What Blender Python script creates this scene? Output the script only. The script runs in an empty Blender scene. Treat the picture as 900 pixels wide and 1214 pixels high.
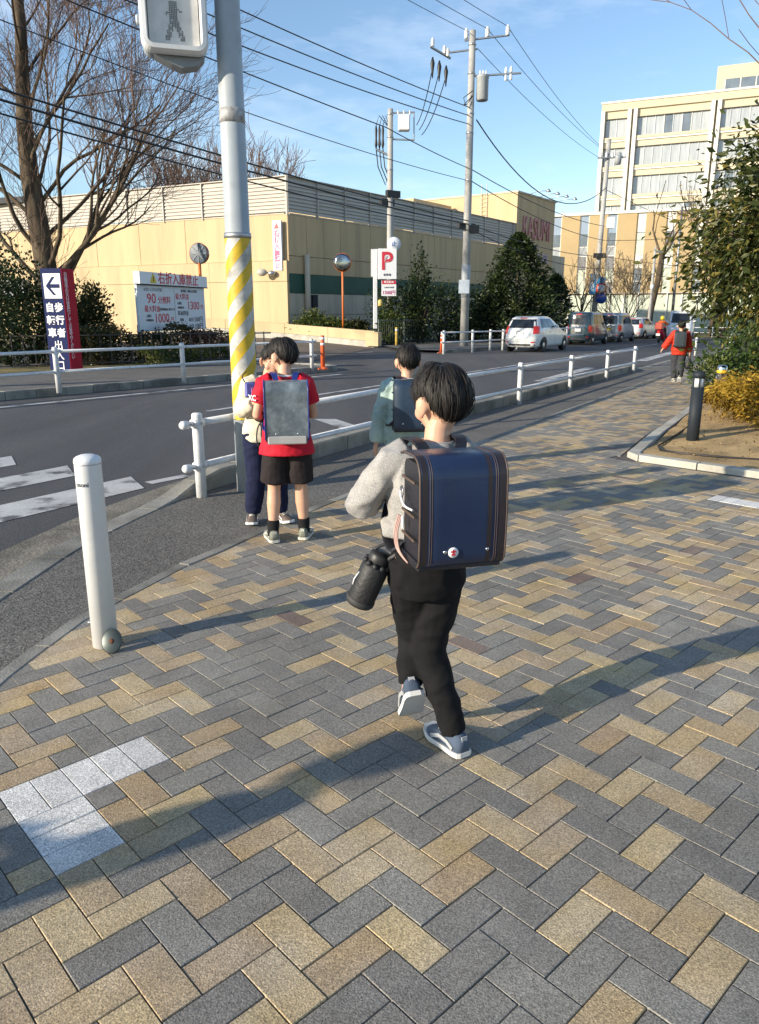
import bpy, bmesh, math, random
import numpy as np
from mathutils import Vector, Matrix, noise
R = math.radians
scene = bpy.context.scene
COL = scene.collection
# ------------------------------------------------------------------ camera, sky, sun, exposure
CAM_H = 1.5; PITCH = R(14.9); FPX = 900.0
cam_d = bpy.data.cameras.new('camera'); cam = bpy.data.objects.new('camera', cam_d); COL.objects.link(cam)
cam.location = (0, 0, CAM_H); cam.rotation_euler = (R(90) - PITCH, 0, 0)
cam_d.sensor_fit = 'HORIZONTAL'; cam_d.sensor_width = 36.0; cam_d.lens = 36.0 * FPX / 900.0
cam_d.clip_start = 0.05; cam_d.clip_end = 6000
scene.camera = cam
SUN_AZ, SUN_EL = 241.0, 17.5          # clockwise from +Y, degrees
world = bpy.data.worlds.new('World'); scene.world = world; world.use_nodes = True
wn = world.node_tree.nodes; wl = world.node_tree.links; wn.clear()
w_out = wn.new('ShaderNodeOutputWorld'); w_bg = wn.new('ShaderNodeBackground'); w_sky = wn.new('ShaderNodeTexSky')
w_sky.sky_type = 'NISHITA'; w_sky.sun_disc = False
w_sky.sun_elevation = R(SUN_EL); w_sky.sun_rotation = R(SUN_AZ)
w_sky.altitude = 0; w_sky.air_density = 1.0; w_sky.dust_density = 0.2; w_sky.ozone_density = 2.4
w_bg.inputs['Strength'].default_value = 0.148
w_tc = wn.new('ShaderNodeTexCoord'); w_map = wn.new('ShaderNodeMapping'); w_map.inputs['Scale'].default_value = (1.6, 1.6, 6.0)
w_no = wn.new('ShaderNodeTexNoise'); w_no.inputs['Scale'].default_value = 2.2; w_no.inputs['Detail'].default_value = 7; w_no.inputs['Roughness'].default_value = 0.62
w_rp = wn.new('ShaderNodeMapRange'); w_rp.inputs['From Min'].default_value = 0.50; w_rp.inputs['From Max'].default_value = 0.86
w_rp.inputs['To Min'].default_value = 0.0; w_rp.inputs['To Max'].default_value = 0.42
w_mx = wn.new('ShaderNodeMixRGB'); w_mx.inputs['Color2'].default_value = (6.4, 6.8, 7.4, 1)
wl.new(w_tc.outputs['Generated'], w_map.inputs['Vector']); wl.new(w_map.outputs['Vector'], w_no.inputs['Vector'])
wl.new(w_no.outputs['Fac'], w_rp.inputs['Value']); wl.new(w_rp.outputs['Result'], w_mx.inputs['Fac'])
wl.new(w_sky.outputs['Color'], w_mx.inputs['Color1']); wl.new(w_mx.outputs['Color'], w_bg.inputs['Color']); wl.new(w_bg.outputs['Background'], w_out.inputs['Surface'])
sun_d = bpy.data.lights.new('sun', 'SUN'); sun = bpy.data.objects.new('sun', sun_d); COL.objects.link(sun)
sun_d.energy = 5.0; sun_d.angle = R(0.6); sun_d.color = (1.0, 0.88, 0.70)
_sv = Vector((math.sin(R(SUN_AZ)) * math.cos(R(SUN_EL)), math.cos(R(SUN_AZ)) * math.cos(R(SUN_EL)), math.sin(R(SUN_EL))))
sun.rotation_euler = _sv.to_track_quat('Z', 'Y').to_euler(); sun.location = _sv * 60
vs = scene.view_settings; vs.view_transform = 'Standard'; vs.look = 'None'; vs.exposure = 0.58; vs.gamma = 1.0; vs.use_curve_mapping = False
scene.cycles.max_bounces = 6; scene.cycles.transparent_max_bounces = 12
scene.cycles.use_adaptive_sampling = True; scene.cycles.use_denoising = True

# ------------------------------------------------------------------ survey helpers (photo point -> place on the ground)
def gz(y):                                   # the street falls gently away from the camera
    return -0.011 * min(max(0.0, y - 9.0), 110.0)
def ray(px, py):
    u = (px - 450.0) / FPX; v = (py - 607.0) / FPX
    return Vector((u, math.cos(PITCH) - v * math.sin(PITCH), -math.sin(PITCH) - v * math.cos(PITCH)))
def at(px, py, Y):                           # surveyed point at forward distance Y
    r = ray(px, py); return Vector((0, 0, CAM_H)) + r * (Y / r.y)
def G(px, py, z=0.0):                        # surveyed point on the ground
    r = ray(px, py); zz = z
    for i in range(60):
        t = (zz - CAM_H) / r.z; zz = 0.5 * (z + gz(t * r.y)) + 0.5 * zz
    return Vector((0, 0, CAM_H)) + r * t
def proj(p):
    d = p[2] - CAM_H; c = p[1] * math.cos(PITCH) - d * math.sin(PITCH); up = p[1] * math.sin(PITCH) + d * math.cos(PITCH)
    return (450 + FPX * p[0] / c, 607 - FPX * up / c, c)
def azd(a): return Vector((math.sin(R(a)), math.cos(R(a)), 0))
def on(x, y, z=0.0): return Vector((x, y, gz(y) + z))

# ------------------------------------------------------------------ mesh builder
class MB:
    def __init__(s): s.v = []; s.f = []; s.m = []; s.sm = []
    def add(s, vs_, fs, mi=0, smooth=False):
        o = len(s.v); s.v += [tuple(v) for v in vs_]
        for f in fs: s.f.append(tuple(i + o for i in f)); s.m.append(mi); s.sm.append(smooth)
        return s
    def box(s, c, size, rz=0.0, mi=0, rx=0.0, ry=0.0, bev=0.0):
        hx, hy, hz = size[0] / 2, size[1] / 2, size[2] / 2
        M = Matrix.Translation(c) @ Matrix.Rotation(rz, 4, 'Z') @ Matrix.Rotation(ry, 4, 'Y') @ Matrix.Rotation(rx, 4, 'X')
        if bev <= 0:
            P = [(x, y, z) for z in (-hz, hz) for y in (-hy, hy) for x in (-hx, hx)]
            F = [(0, 2, 3, 1), (4, 5, 7, 6), (0, 1, 5, 4), (2, 6, 7, 3), (0, 4, 6, 2), (1, 3, 7, 5)]
            return s.add([M @ Vector(p) for p in P], F, mi)
        b = min(bev, hx * .9, hy * .9, hz * .9)
        def ring(z, i):
            a, c2 = hx - i, hy - i; k = b
            return [(a, c2 - k, z), (a - k, c2, z), (-a + k, c2, z), (-a, c2 - k, z), (-a, -c2 + k, z), (-a + k, -c2, z), (a - k, -c2, z), (a, -c2 + k, z)]
        rings = [ring(-hz, b * .7), ring(-hz + b, 0), ring(hz - b, 0), ring(hz, b * .7)]
        P = [M @ Vector(p) for r_ in rings for p in r_]; F = [tuple(range(7, -1, -1)), tuple(range(24, 32))]
        for k in range(3):
            for i in range(8): F.append((k * 8 + i, k * 8 + (i + 1) % 8, k * 8 + 8 + (i + 1) % 8, k * 8 + 8 + i))
        return s.add(P, F, mi)
    def tube(s, pts, rad, n=8, mi=0, caps=True, smooth=True):
        pts = [Vector(p) for p in pts]
        if not hasattr(rad, '__len__'): rad = [rad] * len(pts)
        up = None; P = []; F = []
        for i, p in enumerate(pts):
            d = (pts[min(i + 1, len(pts) - 1)] - pts[max(i - 1, 0)])
            if d.length < 1e-9: d = Vector((0, 0, 1))
            d.normalize()
            if up is None:
                up = Vector((0, 0, 1)) if abs(d.z) < .9 else Vector((1, 0, 0))
            up = (up - d * up.dot(d))
            if up.length < 1e-6: up = d.orthogonal()
            up.normalize(); w = d.cross(up)
            for k in range(n):
                a = 2 * math.pi * k / n; P.append(p + (up * math.cos(a) + w * math.sin(a)) * rad[i])
        for i in range(len(pts) - 1):
            for k in range(n): F.append((i * n + k, i * n + (k + 1) % n, (i + 1) * n + (k + 1) % n, (i + 1) * n + k))
        s.add(P, F, mi, smooth)
        if caps: s.f += [tuple(len(s.v) - len(P) + k for k in reversed(range(n))), tuple(len(s.v) - n + k for k in range(n))]; s.m += [mi, mi]; s.sm += [False, False]
        return s
    def lathe(s, prof, n=24, c=(0, 0, 0), mi=0, smooth=True, sx=1.0, sy=1.0, M=None):
        P = []; F = []; c = Vector(c)
        for r_, z in prof:
            for k in range(n):
                a = 2 * math.pi * k / n; q = Vector((r_ * math.cos(a) * sx, r_ * math.sin(a) * sy, z))
                P.append((M @ q if M else q) + c)
        for i in range(len(prof) - 1):
            for k in range(n): F.append((i * n + k, i * n + (k + 1) % n, (i + 1) * n + (k + 1) % n, (i + 1) * n + k))
        F.append(tuple(reversed(range(n)))); F.append(tuple(range((len(prof) - 1) * n, len(prof) * n)))
        return s.add(P, F, mi, smooth)
    def ell(s, c, r, n=12, m=8, mi=0, M=None):
        prof = [(max(1e-4, math.sin(math.pi * i / m)), -math.cos(math.pi * i / m)) for i in range(m + 1)]
        P = []; F = []; c = Vector(c)
        for rr, z in prof:
            for k in range(n):
                a = 2 * math.pi * k / n; q = Vector((rr * math.cos(a) * r[0], rr * math.sin(a) * r[1], z * r[2]))
                P.append((M @ q if M else q) + c)
        for i in range(m):
            for k in range(n): F.append((i * n + k, i * n + (k + 1) % n, (i + 1) * n + (k + 1) % n, (i + 1) * n + k))
        return s.add(P, F, mi, True)
    def prism(s, poly, a, b, M=None, mi=0, smooth=False):          # poly in XZ, extruded in Y from a to b
        n = len(poly); P = [Vector((x, a, z)) for x, z in poly] + [Vector((x, b, z)) for x, z in poly]
        if M: P = [M @ p for p in P]
        s.add(P, [tuple(range(n)), tuple(reversed(range(n, 2 * n)))], mi)
        s.add(P, [(i, n + i, n + (i + 1) % n, (i + 1) % n) for i in range(n)], mi, smooth); return s
    def loft(s, rings, mi=0, smooth=True, caps=True):
        n = len(rings[0]); P = [p for r_ in rings for p in r_]; F = []
        for i in range(len(rings) - 1):
            for k in range(n): F.append((i * n + k, i * n + (k + 1) % n, (i + 1) * n + (k + 1) % n, (i + 1) * n + k))
        if caps: F += [tuple(reversed(range(n))), tuple(range((len(rings) - 1) * n, len(rings) * n))]
        return s.add(P, F, mi, smooth)
    def quad(s, a, b, c, d, mi=0): return s.add([a, b, c, d], [(0, 1, 2, 3)], mi)
    def mesh(s, name, mats):
        me = bpy.data.meshes.new(name); me.from_pydata(s.v, [], s.f)
        for m_ in (mats if isinstance(mats, (list, tuple)) else [mats]): me.materials.append(m_)
        if len(s.m): me.polygons.foreach_set('material_index', s.m); me.polygons.foreach_set('use_smooth', s.sm)
        me.update(); return me
    def build(s, name, mats, parent=None, loc=(0, 0, 0), rz=0.0, fixn=True):
        me = s.mesh(name, mats)
        if fixn and len(s.f) < 60000:
            bm = bmesh.new(); bm.from_mesh(me); bmesh.ops.recalc_face_normals(bm, faces=bm.faces); bm.to_mesh(me); bm.free()
        return link(name, me, parent, loc, rz)
def link(name, me, parent=None, loc=(0, 0, 0), rz=0.0):
    o = bpy.data.objects.new(name, me); COL.objects.link(o); o.parent = parent; o.location = loc; o.rotation_euler = (0, 0, rz); return o
def npmesh(name, V, Fq, mats, mi=None, smooth=False):             # V (n,3) array, Fq (m,k) array
    me = bpy.data.meshes.new(name); V = np.asarray(V, np.float32); Fq = np.asarray(Fq, np.int32); k = Fq.shape[1]
    me.vertices.add(len(V)); me.vertices.foreach_set('co', V.ravel())
    me.loops.add(Fq.size); me.loops.foreach_set('vertex_index', Fq.ravel())
    me.polygons.add(len(Fq)); me.polygons.foreach_set('loop_start', np.arange(0, Fq.size, k, dtype=np.int32))
    me.polygons.foreach_set('loop_total', np.full(len(Fq), k, np.int32))
    for m_ in (mats if isinstance(mats, (list, tuple)) else [mats]): me.materials.append(m_)
    if mi is not None: me.polygons.foreach_set('material_index', np.asarray(mi, np.int32))
    me.polygons.foreach_set('use_smooth', np.full(len(Fq), smooth, bool))
    me.update(calc_edges=True); me.validate(); return me
def tag(o, label, cat, group=None):
    o['label'] = label; o['category'] = cat
    if group: o['group'] = group
    return o
def thing(name, label, cat, loc=(0, 0, 0), rz=0.0, group=None):
    o = bpy.data.objects.new(name, None); o.empty_display_size = .2; COL.objects.link(o)
    o.location = loc; o.rotation_euler = (0, 0, rz); return tag(o, label, cat, group)
def struct(o): o['kind'] = 'structure'; return o
def stuff(o): o['kind'] = 'stuff'; return o
def dup(o, loc=None, rz=None, label=None, parent=None):
    c = o.copy(); COL.objects.link(c)
    if parent is not None: c.parent = parent
    if loc is not None: c.location = loc
    if rz is not None: c.rotation_euler = (0, 0, rz)
    if label: c['label'] = label
    for ch in list(o.children): dup(ch, parent=c)
    return c
def remeshed(mb, voxel, smooth_it=4, name='tmp', factor=0.5):      # one continuous skin out of overlapping lofts
    me = mb.mesh(name, []); ob = bpy.data.objects.new(name, me); COL.objects.link(ob)
    m = ob.modifiers.new('r', 'REMESH'); m.mode = 'VOXEL'; m.voxel_size = voxel; m.use_smooth_shade = True
    if smooth_it: q = ob.modifiers.new('s', 'SMOOTH'); q.iterations = smooth_it; q.factor = factor
    dg = bpy.context.evaluated_depsgraph_get(); out = bpy.data.meshes.new_from_object(ob.evaluated_get(dg))
    bpy.data.objects.remove(ob); bpy.data.meshes.remove(me)
    out.polygons.foreach_set('use_smooth', np.ones(len(out.polygons), bool)); return out
def text_mesh(txt, size, mat, depth=0.004, align='CENTER', bold=0.0, space=1.0, line=1.0, name='lettering'):
    cu = bpy.data.curves.new(name, 'FONT'); cu.body = txt; cu.size = size; cu.align_x = align; cu.align_y = 'CENTER'
    cu.extrude = depth; cu.offset = bold; cu.space_character = space; cu.space_line = line; cu.resolution_u = 3
    ob = bpy.data.objects.new(name, cu); COL.objects.link(ob); dg = bpy.context.evaluated_depsgraph_get()
    me = bpy.data.meshes.new_from_object(ob.evaluated_get(dg)); bpy.data.objects.remove(ob)
    me.materials.clear(); me.materials.append(mat); return me
def put_text(txt, size, mat, parent, loc, face_az=0.0, name='lettering', sx=1.0, **kw):
    """text standing upright; readable from the side that face_az (parent space, 0 = -Y side) points to"""
    me = text_mesh(txt, size, mat, name=name, **kw); o = link(name, me, parent, loc); o.rotation_euler = (R(90), 0, face_az); o.scale = (sx, 1, 1); return o
# ------------------------------------------------------------------ materials
MATS = {}
def mat(name, col, rough=0.6, metal=0.0, var=0.10, scale=6.0, bump=0.0, bscale=60.0, fine=0.0, fscale=300.0, coat=0.0, coord='Object', spec=0.5, col2=None, c2scale=3.0, c2lo=.45, c2hi=.62, alpha=1.0, trans=0.0, emis=None, stretch=None, rotz=0.0):
    if name in MATS: return MATS[name]
    m = bpy.data.materials.new(name); m.use_nodes = True; N = m.node_tree.nodes; L = m.node_tree.links
    b = N['Principled BSDF']; b.inputs['Roughness'].default_value = rough; b.inputs['Metallic'].default_value = metal
    b.inputs['Specular IOR Level'].default_value = spec
    b.inputs['Coat Weight'].default_value = coat; b.inputs['Coat Roughness'].default_value = 0.08
    b.inputs['Base Color'].default_value = (*col, 1)
    if alpha < 1: b.inputs['Alpha'].default_value = alpha
    if trans: b.inputs['Transmission Weight'].default_value = trans
    if emis: b.inputs['Emission Color'].default_value = (*emis[:3], 1); b.inputs['Emission Strength'].default_value = emis[3]
    tc = N.new('ShaderNodeTexCoord')
    if coord == 'World':
        g = N.new('ShaderNodeNewGeometry'); src = g.outputs['Position']
    else: src = tc.outputs[coord]
    if stretch:
        mp = N.new('ShaderNodeMapping'); mp.inputs['Scale'].default_value = stretch; mp.inputs['Rotation'].default_value = (0, 0, rotz); mp.vector_type = 'TEXTURE' if False else 'POINT'; L.new(src, mp.inputs['Vector']); src = mp.outputs['Vector']
    cur = None
    def noise_(sc, det=4, ro=.6):
        n = N.new('ShaderNodeTexNoise'); n.inputs['Scale'].default_value = sc; n.inputs['Detail'].default_value = det; n.inputs['Roughness'].default_value = ro
        L.new(src, n.inputs['Vector']); return n
    cur = N.new('ShaderNodeRGB'); cur.outputs[0].default_value = (*col, 1); cur = cur.outputs[0]
    if col2:
        n = noise_(c2scale, 5); r = N.new('ShaderNodeMapRange'); r.inputs['From Min'].default_value = c2lo; r.inputs['From Max'].default_value = c2hi
        L.new(n.outputs['Fac'], r.inputs['Value']); x = N.new('ShaderNodeMixRGB'); x.inputs['Color2'].default_value = (*col2, 1)
        L.new(r.outputs['Result'], x.inputs['Fac']); L.new(cur, x.inputs['Color1']); cur = x.outputs['Color']
    def mulnoise(cur, sc, amt, det=4):
        n = noise_(sc, det); r = N.new('ShaderNodeMapRange'); r.inputs['From Min'].default_value = .3; r.inputs['From Max'].default_value = .7
        r.inputs['To Min'].default_value = 1 - amt; r.inputs['To Max'].default_value = 1 + amt; L.new(n.outputs['Fac'], r.inputs['Value'])
        x = N.new('ShaderNodeVectorMath'); x.operation = 'SCALE'; L.new(cur, x.inputs[0]); L.new(r.outputs['Result'], x.inputs['Scale']); return x.outputs[0]
    if var: cur = mulnoise(cur, scale, var)
    if fine: cur = mulnoise(cur, fscale, fine, 2)
    L.new(cur, b.inputs['Base Color'])
    if var:
        n = noise_(scale * 2.3, 3); r = N.new('ShaderNodeMapRange'); r.inputs['To Min'].default_value = max(0.02, rough - .12); r.inputs['To Max'].default_value = min(1, rough + .12)
        L.new(n.outputs['Fac'], r.inputs['Value']); L.new(r.outputs['Result'], b.inputs['Roughness'])
    if bump:
        n = noise_(bscale, 4); bp = N.new('ShaderNodeBump'); bp.inputs['Strength'].default_value = bump; bp.inputs['Distance'].default_value = 0.01
        L.new(n.outputs['Fac'], bp.inputs['Height']); L.new(bp.outputs['Normal'], b.inputs['Normal'])
    MATS[name] = m; return m
def paver_mat(name, col):
    m = bpy.data.materials.new(name); m.use_nodes = True; N = m.node_tree.nodes; L = m.node_tree.links; b = N['Principled BSDF']
    g = N.new('ShaderNodeNewGeometry'); P = g.outputs['Position']
    at_ = N.new('ShaderNodeAttribute'); at_.attribute_name = 'rnd'; oi = N.new('ShaderNodeObjectInfo')
    sm = N.new('ShaderNodeMath'); sm.operation = 'ADD'; L.new(at_.outputs['Fac'], sm.inputs[0]); L.new(oi.outputs['Random'], sm.inputs[1])
    fr = N.new('ShaderNodeMath'); fr.operation = 'FRACT'; L.new(sm.outputs[0], fr.inputs[0])
    def mr(v, a, c, lo=0., hi=1.):
        r = N.new('ShaderNodeMapRange'); r.inputs['From Min'].default_value = lo; r.inputs['From Max'].default_value = hi; r.inputs['To Min'].default_value = a; r.inputs['To Max'].default_value = c
        L.new(v, r.inputs['Value']); return r.outputs['Result']
    def sc(cv, f):
        x = N.new('ShaderNodeVectorMath'); x.operation = 'SCALE'; L.new(cv, x.inputs[0]); L.new(f, x.inputs['Scale']); return x.outputs[0]
    def nz(s, d=3):
        n = N.new('ShaderNodeTexNoise'); n.inputs['Scale'].default_value = s; n.inputs['Detail'].default_value = d; L.new(P, n.inputs['Vector']); return n.outputs['Fac']
    rgb = N.new('ShaderNodeRGB'); rgb.outputs[0].default_value = (*col, 1); c = rgb.outputs[0]
    c = sc(c, mr(fr.outputs[0], .88, 1.12))
    hs = N.new('ShaderNodeHueSaturation'); L.new(c, hs.inputs['Color']); L.new(mr(fr.outputs[0], .492, .506), hs.inputs['Hue']); L.new(mr(nz(3.1), .8, 1.2, .3, .7), hs.inputs['Saturation']); c = hs.outputs['Color']
    c = sc(c, mr(nz(0.9, 5), .80, 1.18, .3, .7)); c = sc(c, mr(nz(9, 4), .88, 1.1, .3, .7))
    c = sc(c, mr(nz(230, 2), .55, 1.48, .3, .7)); c = sc(c, mr(nz(90, 2), .86, 1.14, .3, .7))
    vo = N.new('ShaderNodeTexVoronoi'); vo.inputs['Scale'].default_value = 170; L.new(P, vo.inputs['Vector'])
    sp = mr(vo.outputs['Distance'], 1., 0., .10, .22)          # pale grains of aggregate
    mx = N.new('ShaderNodeMixRGB'); mx.inputs['Color2'].default_value = (min(1, col[0] * 2.1), min(1, col[1] * 2.1), min(1, col[2] * 2.1), 1)
    ml = N.new('ShaderNodeMath'); ml.operation = 'MULTIPLY'; ml.inputs[1].default_value = .38; L.new(sp, ml.inputs[0]); L.new(ml.outputs[0], mx.inputs['Fac']); L.new(c, mx.inputs['Color1']); c = mx.outputs['Color']
    L.new(c, b.inputs['Base Color']); b.inputs['Roughness'].default_value = .78; b.inputs['Specular IOR Level'].default_value = .35
    bp = N.new('ShaderNodeBump'); bp.inputs['Strength'].default_value = .55; bp.inputs['Distance'].default_value = .003; L.new(nz(210, 3), bp.inputs['Height']); L.new(bp.outputs['Normal'], b.inputs['Normal'])
    return m
def leaf_mat(name, c1, c2, c3=None, trans=.25, rough=.45):
    m = bpy.data.materials.new(name); m.use_nodes = True; N = m.node_tree.nodes; L = m.node_tree.links; b = N['Principled BSDF']
    a = N.new('ShaderNodeAttribute'); a.attribute_name = 'rnd'; r = N.new('ShaderNodeValToRGB'); e = r.color_ramp.elements
    e[0].color = (*c1, 1); e[1].color = (*(c3 or c2), 1); e[1].position = 1.0
    k = e.new(.6); k.color = (*c2, 1); L.new(a.outputs['Fac'], r.inputs['Fac']); L.new(r.outputs['Color'], b.inputs['Base Color'])
    b.inputs['Roughness'].default_value = rough; b.inputs['Specular IOR Level'].default_value = .35
    t = N.new('ShaderNodeBsdfTranslucent'); L.new(r.outputs['Color'], t.inputs['Color']); x = N.new('ShaderNodeMixShader'); x.inputs['Fac'].default_value = trans
    o = N['Material Output']; L.new(b.outputs[0], x.inputs[1]); L.new(t.outputs[0], x.inputs[2]); L.new(x.outputs[0], o.inputs['Surface']); return m
M_ASPH = mat('asphalt', (.062, .062, .064), .84, var=.25, scale=.8, bump=.5, bscale=300, fine=.5, fscale=200, coord='World', col2=(.088, .087, .085), c2scale=.55, c2lo=.40, c2hi=.70, stretch=(1.0, .16, 1.0), rotz=R(30))
M_ASPH2 = mat('porous_asphalt', (.128, .12, .108), .85, var=.2, scale=1.1, bump=1.0, bscale=95, fine=.75, fscale=85, coord='World')
M_CONC = mat('kerb_concrete', (.26, .25, .22), .85, var=.25, scale=2.2, bump=.5, bscale=70, fine=.22, fscale=220, coord='World', col2=(.14, .135, .115), c2scale=1.6)
M_GUT = mat('gutter_concrete', (.20, .18, .145), .9, var=.3, scale=3.5, bump=.9, bscale=45, fine=.4, fscale=110, coord='World', col2=(.12, .11, .085), c2scale=2.2)
M_CONC_L = mat('pale_concrete', (.46, .44, .38), .85, var=.14, scale=2.0, bump=.4, bscale=70, fine=.16, fscale=200, coord='World', col2=(.33, .31, .26), c2scale=1.3)
M_PAINT = mat('road_paint', (.46, .46, .45), .75, var=.15, scale=3., bump=.3, bscale=120, fine=.25, fscale=160, coord='World', col2=(.10, .10, .10), c2scale=3.2, c2lo=.52, c2hi=.64)
M_BEIGE = paver_mat('beige_paver', (.405, .312, .190)); M_GREY = paver_mat('grey_paver', (.212, .199, .174)); M_WHITEP = paver_mat('white_paver', (.64, .62, .58)); M_BROWNP = paver_mat('brown_paver', (.20, .15, .12))
M_JOINT = mat('joint_sand', (.075, .068, .06), .95, var=.3, scale=8, fine=.4, fscale=200, coord='World')
M_WHITE = mat('white_paint', (.70, .71, .72), .42, var=.06, scale=7, spec=.45, bump=.05, bscale=40, col2=(.55, .54, .52), c2scale=4.5, c2lo=.60, c2hi=.78)
M_WHITE_W = mat('weathered_white_paint', (.68, .69, .70), .5, var=.1, scale=12, bump=.06, bscale=50, col2=(.36, .31, .25), c2scale=9, c2lo=.60, c2hi=.74)
M_BOLT = mat('galvanised_steel', (.42, .43, .44), .45, .8, var=.12, scale=20)
M_STEEL = mat('stainless_steel', (.62, .62, .63), .18, 1., var=.05, scale=9)
M_DGREY = mat('dark_grey_paint', (.020, .026, .033), .6, var=.1, spec=.25)
M_POLEG = mat('pale_grey_pole_paint', (.34, .375, .40), .45, var=.12, scale=3, col2=(.25, .265, .28), c2scale=2.5, c2lo=.56, c2hi=.7, bump=.06, bscale=20)
M_YEL = mat('yellow_wrap', (.56, .38, .02), .55, var=.2, scale=7, col2=(.36, .28, .09), c2scale=9, c2lo=.58, c2hi=.7)
M_WRAPW = mat('white_wrap', (.50, .49, .45), .55, var=.2, scale=7, col2=(.30, .29, .26), c2scale=9, c2lo=.50, c2hi=.7)
M_SOIL = mat('dry_soil', (.44, .30, .135), .95, var=.22, scale=3, bump=1., bscale=50, fine=.3, fscale=120, coord='World', col2=(.30, .20, .09), c2scale=2.2)
M_HOSE = mat('black_hose', (.022, .020, .020), .5)
M_GRASS = mat('winter_grass', (.20, .155, .055), .9, var=.3, scale=1.5, fine=.4, fscale=60, bump=.6, bscale=40, coord='World', col2=(.08, .09, .03), c2scale=1.0)
M_DIRT = mat('verge_dirt', (.13, .11, .075), .95, var=.3, scale=1.5, fine=.3, fscale=60, coord='World', col2=(.10, .10, .04), c2scale=1.2)
M_CREAM = mat('cream_wall', (.55, .42, .25), .85, var=.08, scale=.8, col2=(.44, .335, .205), c2scale=1.4, c2lo=.48, c2hi=.75, stretch=(1, 1, .10), spec=.2)
M_CREAM_S = mat('pale_cream_wall', (.56, .50, .39), .85, var=.10, scale=.9, col2=(.38, .33, .25), c2scale=1.6, c2lo=.45, c2hi=.75, stretch=(1, 1, .12), spec=.2)
M_LOUV = mat('louvre_grey', (.47, .435, .38), .6, var=.05, scale=.5)
M_GREEN = mat('green_band', (.013, .078, .052), .6, var=.1, scale=.8)
M_TAN = mat('tan_panel', (.42, .31, .16), .8, var=.07, scale=.3, fine=.06, fscale=12)
M_CREAM2 = mat('cream_concrete', (.53, .46, .325), .75, var=.06, scale=.25, col2=(.50, .44, .32), c2scale=.25)
M_TRIM = mat('white_trim', (.66, .635, .57), .6, var=.05)
M_GLASS = mat('window_glass', (.13, .155, .18), .10, var=.3, scale=.4, spec=.9)
M_CURT = mat('curtained_glass', (.36, .38, .39), .12, var=.18, scale=1.1, spec=.8, stretch=(3, 3, .3))
M_BLUEP = mat('blue_grey_panel', (.22, .29, .38), .4, var=.08, scale=.7)
M_BARK = mat('bark', (.060, .042, .026), .95, var=.45, scale=6, bump=1., bscale=26, col2=(.115, .085, .052), c2scale=4, stretch=(1, 1, .25))
M_TWIG = mat('twig', (.135, .085, .060), .9, var=.2, scale=2)
M_TWIG2 = mat('pale_twig', (.20, .155, .10), .9, var=.2, scale=2)
M_POLEC = mat('concrete_pole', (.40, .395, .375), .8, var=.1, scale=1.5, col2=(.30, .295, .28), c2scale=1.1)
M_CABLE = mat('black_cable', (.012, .012, .013), .5)
M_CERAM = mat('porcelain', (.70, .70, .68), .2)
M_TRAFO = mat('transformer_grey', (.33, .35, .36), .5)
M_ORANGE = mat('orange_paint', (.62, .16, .035), .5, var=.1)
M_CONE = mat('orange_plastic', (.72, .13, .04), .45, var=.1)
M_REDL = mat('red_lettering', (.55, .03, .05), .5); M_BLKL = mat('dark_lettering', (.03, .03, .04), .5); M_WHTL = mat('white_lettering', (.80, .80, .80), .5)
M_NAVYS = mat('navy_sign', (.010, .018, .085), .65, var=.08, spec=.15); M_REDS = mat('red_sign', (.40, .014, .03), .65, var=.06, spec=.15); M_SIGNW = mat('sign_white', (.76, .77, .79), .4, var=.04); M_SIGNB = mat('sign_pale_blue', (.62, .67, .72), .4, var=.04)
M_YTRI = mat('warning_yellow', (.70, .50, .02), .5); M_BLUES = mat('blue_sign', (.015, .07, .36), .4); M_REDSG = mat('red_ring', (.50, .03, .03), .4)
M_MIRROR = mat('mirror', (.34, .37, .40), .16, 1., var=.05)
M_TYRE = mat('tyre', (.018, .018, .018), .8); M_RIM = mat('rim', (.45, .46, .47), .3, .9)
M_TAIL = mat('tail_lamp', (.50, .02, .012), .2, coat=.6, emis=(1., .04, .02, .10)); M_TAILW = mat('clear_lamp', (.75, .72, .68), .15)
M_CGLASS = mat('car_glass', (.015, .018, .022), .05, spec=.8); M_PLATE = mat('plate', (.75, .75, .74), .4); M_PLATEY = mat('yellow_plate', (.65, .48, .06), .4); M_BLKP = mat('black_plastic', (.02, .02, .021), .5)
LF_DARK = leaf_mat('dark_leaves', (.012, .022, .008), (.030, .052, .014), (.07, .085, .02)); LF_HEDGE = leaf_mat('hedge_leaves', (.02, .028, .010), (.055, .065, .018), (.12, .075, .02))
LF_RED = leaf_mat('reddish_leaves', (.05, .025, .02), (.13, .055, .03), (.20, .12, .05)); LF_BUSH = leaf_mat('bush_leaves', (.02, .04, .008), (.065, .095, .018), (.15, .15, .035))
LF_YEL = leaf_mat('golden_leaves', (.09, .055, .010), (.30, .19, .018), (.50, .33, .04), trans=.25, rough=.7); LF_TREE = leaf_mat('olive_leaves', (.016, .028, .008), (.062, .078, .017), (.23, .185, .04)); LF_SHRUB = leaf_mat('shrub_leaves', (.02, .045, .012), (.065, .11, .025), (.19, .20, .055))
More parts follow.
